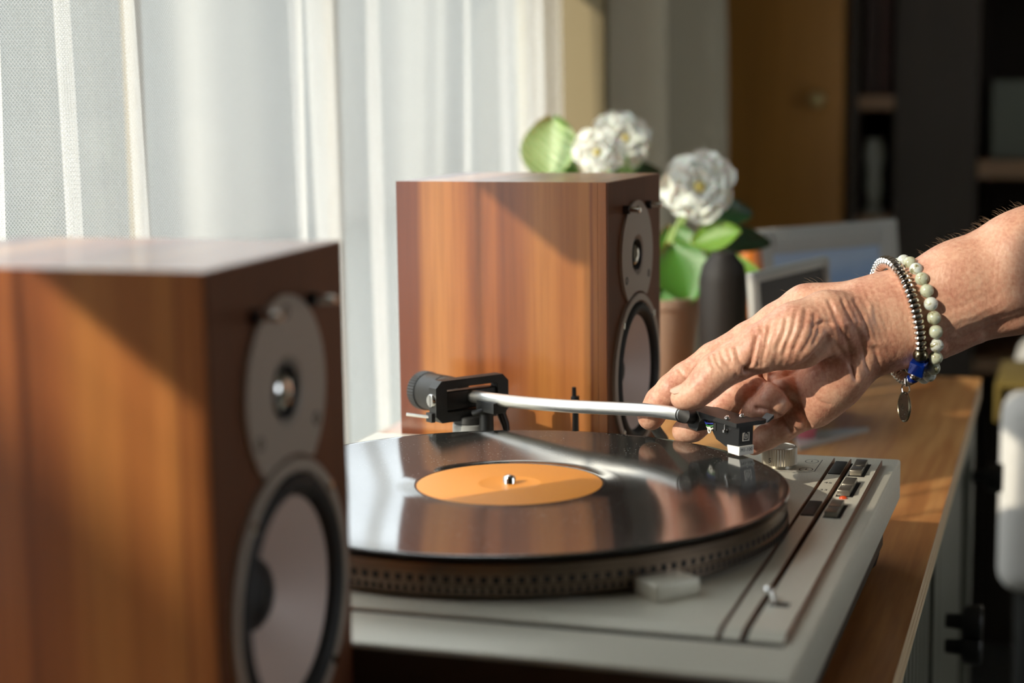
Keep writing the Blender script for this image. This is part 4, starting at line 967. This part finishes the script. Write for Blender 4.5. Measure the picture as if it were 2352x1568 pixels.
def frame(name, base, rz, w, h, bar, depth, lean, mats, label, group=None, backed=False, mount=0):
    t = thing(name, label, 'picture frame', base, rz, group); mfr, mpic = mats
    Lm = Matrix.Rotation(lean, 4, 'X')      # local: x along the frame, -y is its front, z up
    def bx(*a, **k): box(*a, mat=Lm, **k)
    for nm, q in (('frame_side', (-w/2, 0, -w/2+bar, h)), ('frame_side', (w/2-bar, 0, w/2, h)), ('frame_rail', (-w/2+bar, 0, w/2-bar, bar)), ('frame_rail', (-w/2+bar, h-bar, w/2-bar, h))):
        bm = B(); bx(bm, q[0], -depth/2, q[1], q[2], depth/2, q[3], bev=1.5); bx(bm, q[0]+bar*.3 if nm == 'frame_side' else q[0], -depth/2-2, q[1]+bar*.3 if nm == 'frame_rail' else q[1]+2, q[2]-bar*.3 if nm == 'frame_side' else q[2], -depth/2+1, q[3]-bar*.3 if nm == 'frame_rail' else q[3]-2, bev=.8)
        obj(nm, bm, mfr, t, True, smooth=0)
    if mount:
        bm = B(); bx(bm, -w/2+bar-1, -depth*.15, bar-1, w/2-bar+1, depth*.1, h-bar+1); obj('mount', bm, m_mount, t, True, smooth=0)
    bm = B(); bx(bm, -w/2+bar+mount-1, -depth*.22 if mount else -depth*.2, bar+mount-1, w/2-bar-mount+1, depth*.2, h-bar-mount+1); obj('picture', bm, mpic, t, True, smooth=0)
    bm = B(); bx(bm, -w/2+3, depth*.2, 3, w/2-3, depth*.45, h-3); obj('back_board', bm, m_grey, t, True, smooth=0)
    bm = B(); tp = Lm @ Vector((0, depth/2, h*.62)); box(bm, -14, 0, 0, 14, 3, math.hypot(h*.62, h*.3)*.98, 0, Matrix.Translation((0, tp.y+h*.30, 0)) @ Matrix.Rotation(math.atan2(h*.30, tp.z), 4, 'X')); obj('easel_leg', bm, m_grey, t, True, smooth=0)
    return t
fb = atz(1912, 866, TAB)
frame('picture_frame', Vector((fb.x, fb.y, TAB+2)), math.radians(54), 210, 157, 26, 12, -.10, (m_silver, m_photo), 'large silver picture frame with a blue photograph at the far end of the sideboard', mount=0)
m_weave = M('dark grey woven board', rgb(84, 82, 78), .8); nt, N, L, b = nodes(m_weave)
ck = N('ShaderNodeTexChecker'); ck.inputs['Scale'].default_value = 1; ck.inputs['Color1'].default_value = rgb(94, 92, 88); ck.inputs['Color2'].default_value = rgb(66, 64, 62); L(mapped(N, L, (700, 700, 700)), ck.inputs[0]); L(ck.outputs[0], b.inputs['Base Color'])
fb = atz(1832, 978, TAB)
frame('small_picture_frame', Vector((fb.x, fb.y, TAB+2)), math.radians(76), 165, 143, 9, 8, -.07, (m_silver, m_weave), 'small upright grey frame with a dark woven panel, in front of the large silver frame')
bm = B(); prism(bm, [(72, 552), (118, 648), (100, 640), (58, 606)], TAB, TAB+4); o = obj('metal_tray', bm, m_silver, smooth=0, base=(85, 610, TAB)); tag(o, 'flat pale metal plate lying on the walnut top below the small grey frame', 'tray')
pk = at(1838, 1000, 1600); pk.z = TAB
bm = B(); lathe(bm, [(0, 0), (7, 0), (9, 8), (6, 15), (7.5, 20), (5, 26), (0, 27)], 24, Matrix.Translation((72, 590, TAB+4))); o = obj('pink_figurine', bm, M('pink glaze', rgb(196, 104, 116), .4), base=(72, 590, TAB+4)); tag(o, 'little pink figurine standing on the flat metal plate', 'figurine')

# ------------------------------------------------------------------ back of the room
m_cab = wood('golden oak cabinet', [(.3, rgb(136, 92, 40)), (.55, rgb(176, 126, 60)), (.75, rgb(150, 104, 46))], band=(4, 4, .5), grain=(60, 60, 2), rough=.5)
m_bookc = wood('dark stained bookcase', [(.3, rgb(34, 26, 18)), (.7, rgb(52, 40, 28))], band=(6, 6, .6), grain=(60, 60, 3), rough=.6)
Yc = 2120
xa, xb = aty(1632, 300, Yc).x, aty(1938, 300, Yc).x
cb = thing('oak_cabinet', 'tall golden oak cabinet with a round knob at the back of the room', 'cabinet', ((xa+xb)/2, Yc+200, FLOOR))
bm = B(); box(bm, xa, Yc+20, FLOOR, xb, Yc+420, 1240); obj('carcass', bm, m_cab, cb, smooth=0)
bm = B(); box(bm, xa+2, Yc, FLOOR+60, xb-2, Yc+19.5, 1230, 2); cd = obj('door', bm, m_cab, cb, smooth=0)
kp = aty(1880, 228, Yc); bm = B(); cyl(bm, (kp.x, Yc+1, kp.z), (kp.x, Yc-14, kp.z), 7, 6, 20); ball(bm, (kp.x, Yc-20, kp.z), 14, 20, 12); obj('knob', bm, M('pale wooden knob', rgb(176, 160, 110), .35), cd)
x0, x1 = xb+6, xb+1050
bk = thing('bookcase', 'dark stained bookcase with brown shelf boards beside the oak cabinet', 'bookcase', ((x0+x1)/2, Yc+250, FLOOR))
m_shelf = wood('brown shelf board', [(.3, rgb(110, 82, 56)), (.7, rgb(136, 104, 72))], band=(2, 6, 6), grain=(4, 60, 60), rough=.5)
bm = B(); box(bm, x0, Yc+400, FLOOR, x1, Yc+418, 1240); obj('back_panel', bm, m_bookc, bk, smooth=0)
xs1, xs2 = aty(2052, 300, Yc).x, aty(2246, 300, Yc).x
for a, c in ((x0, x0+16), (xs1, xs2), (x1-18, x1)):
    bm = B(); box(bm, a, Yc+10, FLOOR, c, Yc+399, 1240, 1.5); obj('upright', bm, m_bookc, bk, smooth=0)
zA, zB, zC, zD = aty(1990, 236, Yc).z, aty(2300, 390, Yc).z, aty(1990, 500, Yc).z, aty(2300, 205, Yc).z
shelves = [(x0+16, xs1, zA, 24), (xs2, x1-18, zB, 30), (x0+16, xs1, zC-10, 24), (x0+16, xs1, zA+300, 24), (xs2, x1-18, zB+330, 24), (xs2, x1-18, zB-330, 24), (x0+16, xs1, zC-320, 24)]
for a, c, z, h in shelves:
    bm = B(); box(bm, a, Yc+14, z-h/2, c, Yc+399, z+h/2, 1); obj('shelf', bm, m_shelf, bk, smooth=0)
# glass figurine on the lower shelf, books above, grey box on the right-hand shelf
m_clear = M('smoky glass', rgb(168, 172, 164), .12, 0, Transmission_Weight=.35)
gp = aty(1992, 480, Yc+40); gp.x += 9; gz = zC-10+12.4
hh = aty(1990, 320, Yc+40).z - gz
bm = B(); lathe(bm, [(0, 0), (20, 0), (21, 6), (9, 18), (17, hh*.35), (13, hh*.55), (20, hh*.8), (15, hh*.95), (13, hh), (11, hh), (0, hh*.5)], 36, Matrix.Translation((gp.x, Yc+62, gz)))
o = obj('glass_vase', bm, m_clear, base=(gp.x, Yc+60, gz)); tag(o, 'grey glass vase standing in the lower niche of the dark bookcase', 'vase')
xq = x0+24
bcols = ((40, 20, 12), (58, 24, 14), (30, 26, 22), (46, 30, 18))
for k, wdt in enumerate((24, 19, 28)):
    if xq+wdt > xs1-4: break
    h = (210, 190, 225)[k]; bm = B(); box(bm, xq, Yc+40, zA+12.2, xq+wdt-1.5, Yc+190, zA+12.2+h, 1.5); bo = obj('book', bm, M('book cover %d' % k, rgb(*bcols[k]), .6), smooth=0, base=(xq+wdt/2, Yc+100, zA+12.2))
    tag(bo, ('dark red-brown book at the cabinet end of the upper niche', 'slim rust-coloured book in the middle of the upper niche', 'wide black book by the dark upright of the upper niche')[k], 'book', 'books in the bookcase'); xq += wdt
bm = B(); gx = aty(2335, 200, Yc+60); box(bm, gx.x-40, Yc+60, zB+15.2, gx.x+160, Yc+240, zD+14, 3); o = obj('storage_box', bm, M('grey card', rgb(84, 88, 78), .7), smooth=0, base=(gx.x+60, Yc+150, zB+15.2)); tag(o, 'grey box on the right-hand shelf of the bookcase', 'box')

# pale armchair beyond the end of the sideboard, with an olive yellow cushion
m_up = M('pale grey upholstery', rgb(208, 204, 198), .85); m_mus = M('mustard cloth', rgb(98, 80, 24), .9)
ac0 = at(2296, 1000, 2130)
AX, AY = ac0.x, ac0.y
ch = thing('armchair', 'pale grey upholstered chair beyond the far end of the sideboard', 'chair', (AX+290, AY+280, FLOOR))
zt = at(2330, 905, 2130).z
bm = B(); box(bm, AX, AY, zt-250, AX+90, AY+560, zt, 28, seg=4); obj('armrest', bm, m_up, ch)
bm = B(); box(bm, AX+490, AY, zt-250, AX+580, AY+560, zt, 28, seg=4); obj('armrest', bm, m_up, ch)
bm = B(); box(bm, AX+88, AY+10, zt-270, AX+492, AY+560, zt-110, 30, seg=4); obj('seat', bm, m_up, ch)
bm = B(); box(bm, AX+40, AY+470, zt-260, AX+540, AY+600, zt+330, 36, seg=4); obj('backrest', bm, m_up, ch)
for a in (AX+40, AX+540):
    for c in (AY+40, AY+560):
        bm = B(); cyl(bm, (a, c, FLOOR), (a, c, zt-240), 13, 20, 18); obj('leg', bm, m_satin, ch)
bm = B()
for q in ((AX-9, AY+40, zt-42, AX-1, AY+230, zt+9), (AX-8, AY+40, zt+1, AX+98, AY+230, zt+9), (AX+91, AY+40, zt-60, AX+99, AY+230, zt+6)):
    box(bm, *q, 3.5, seg=3)
o = obj('throw_blanket', bm, m_mus, base=(AX+45, AY+135, zt)); tag(o, 'olive yellow folded throw draped over the arm of the pale grey chair', 'blanket')
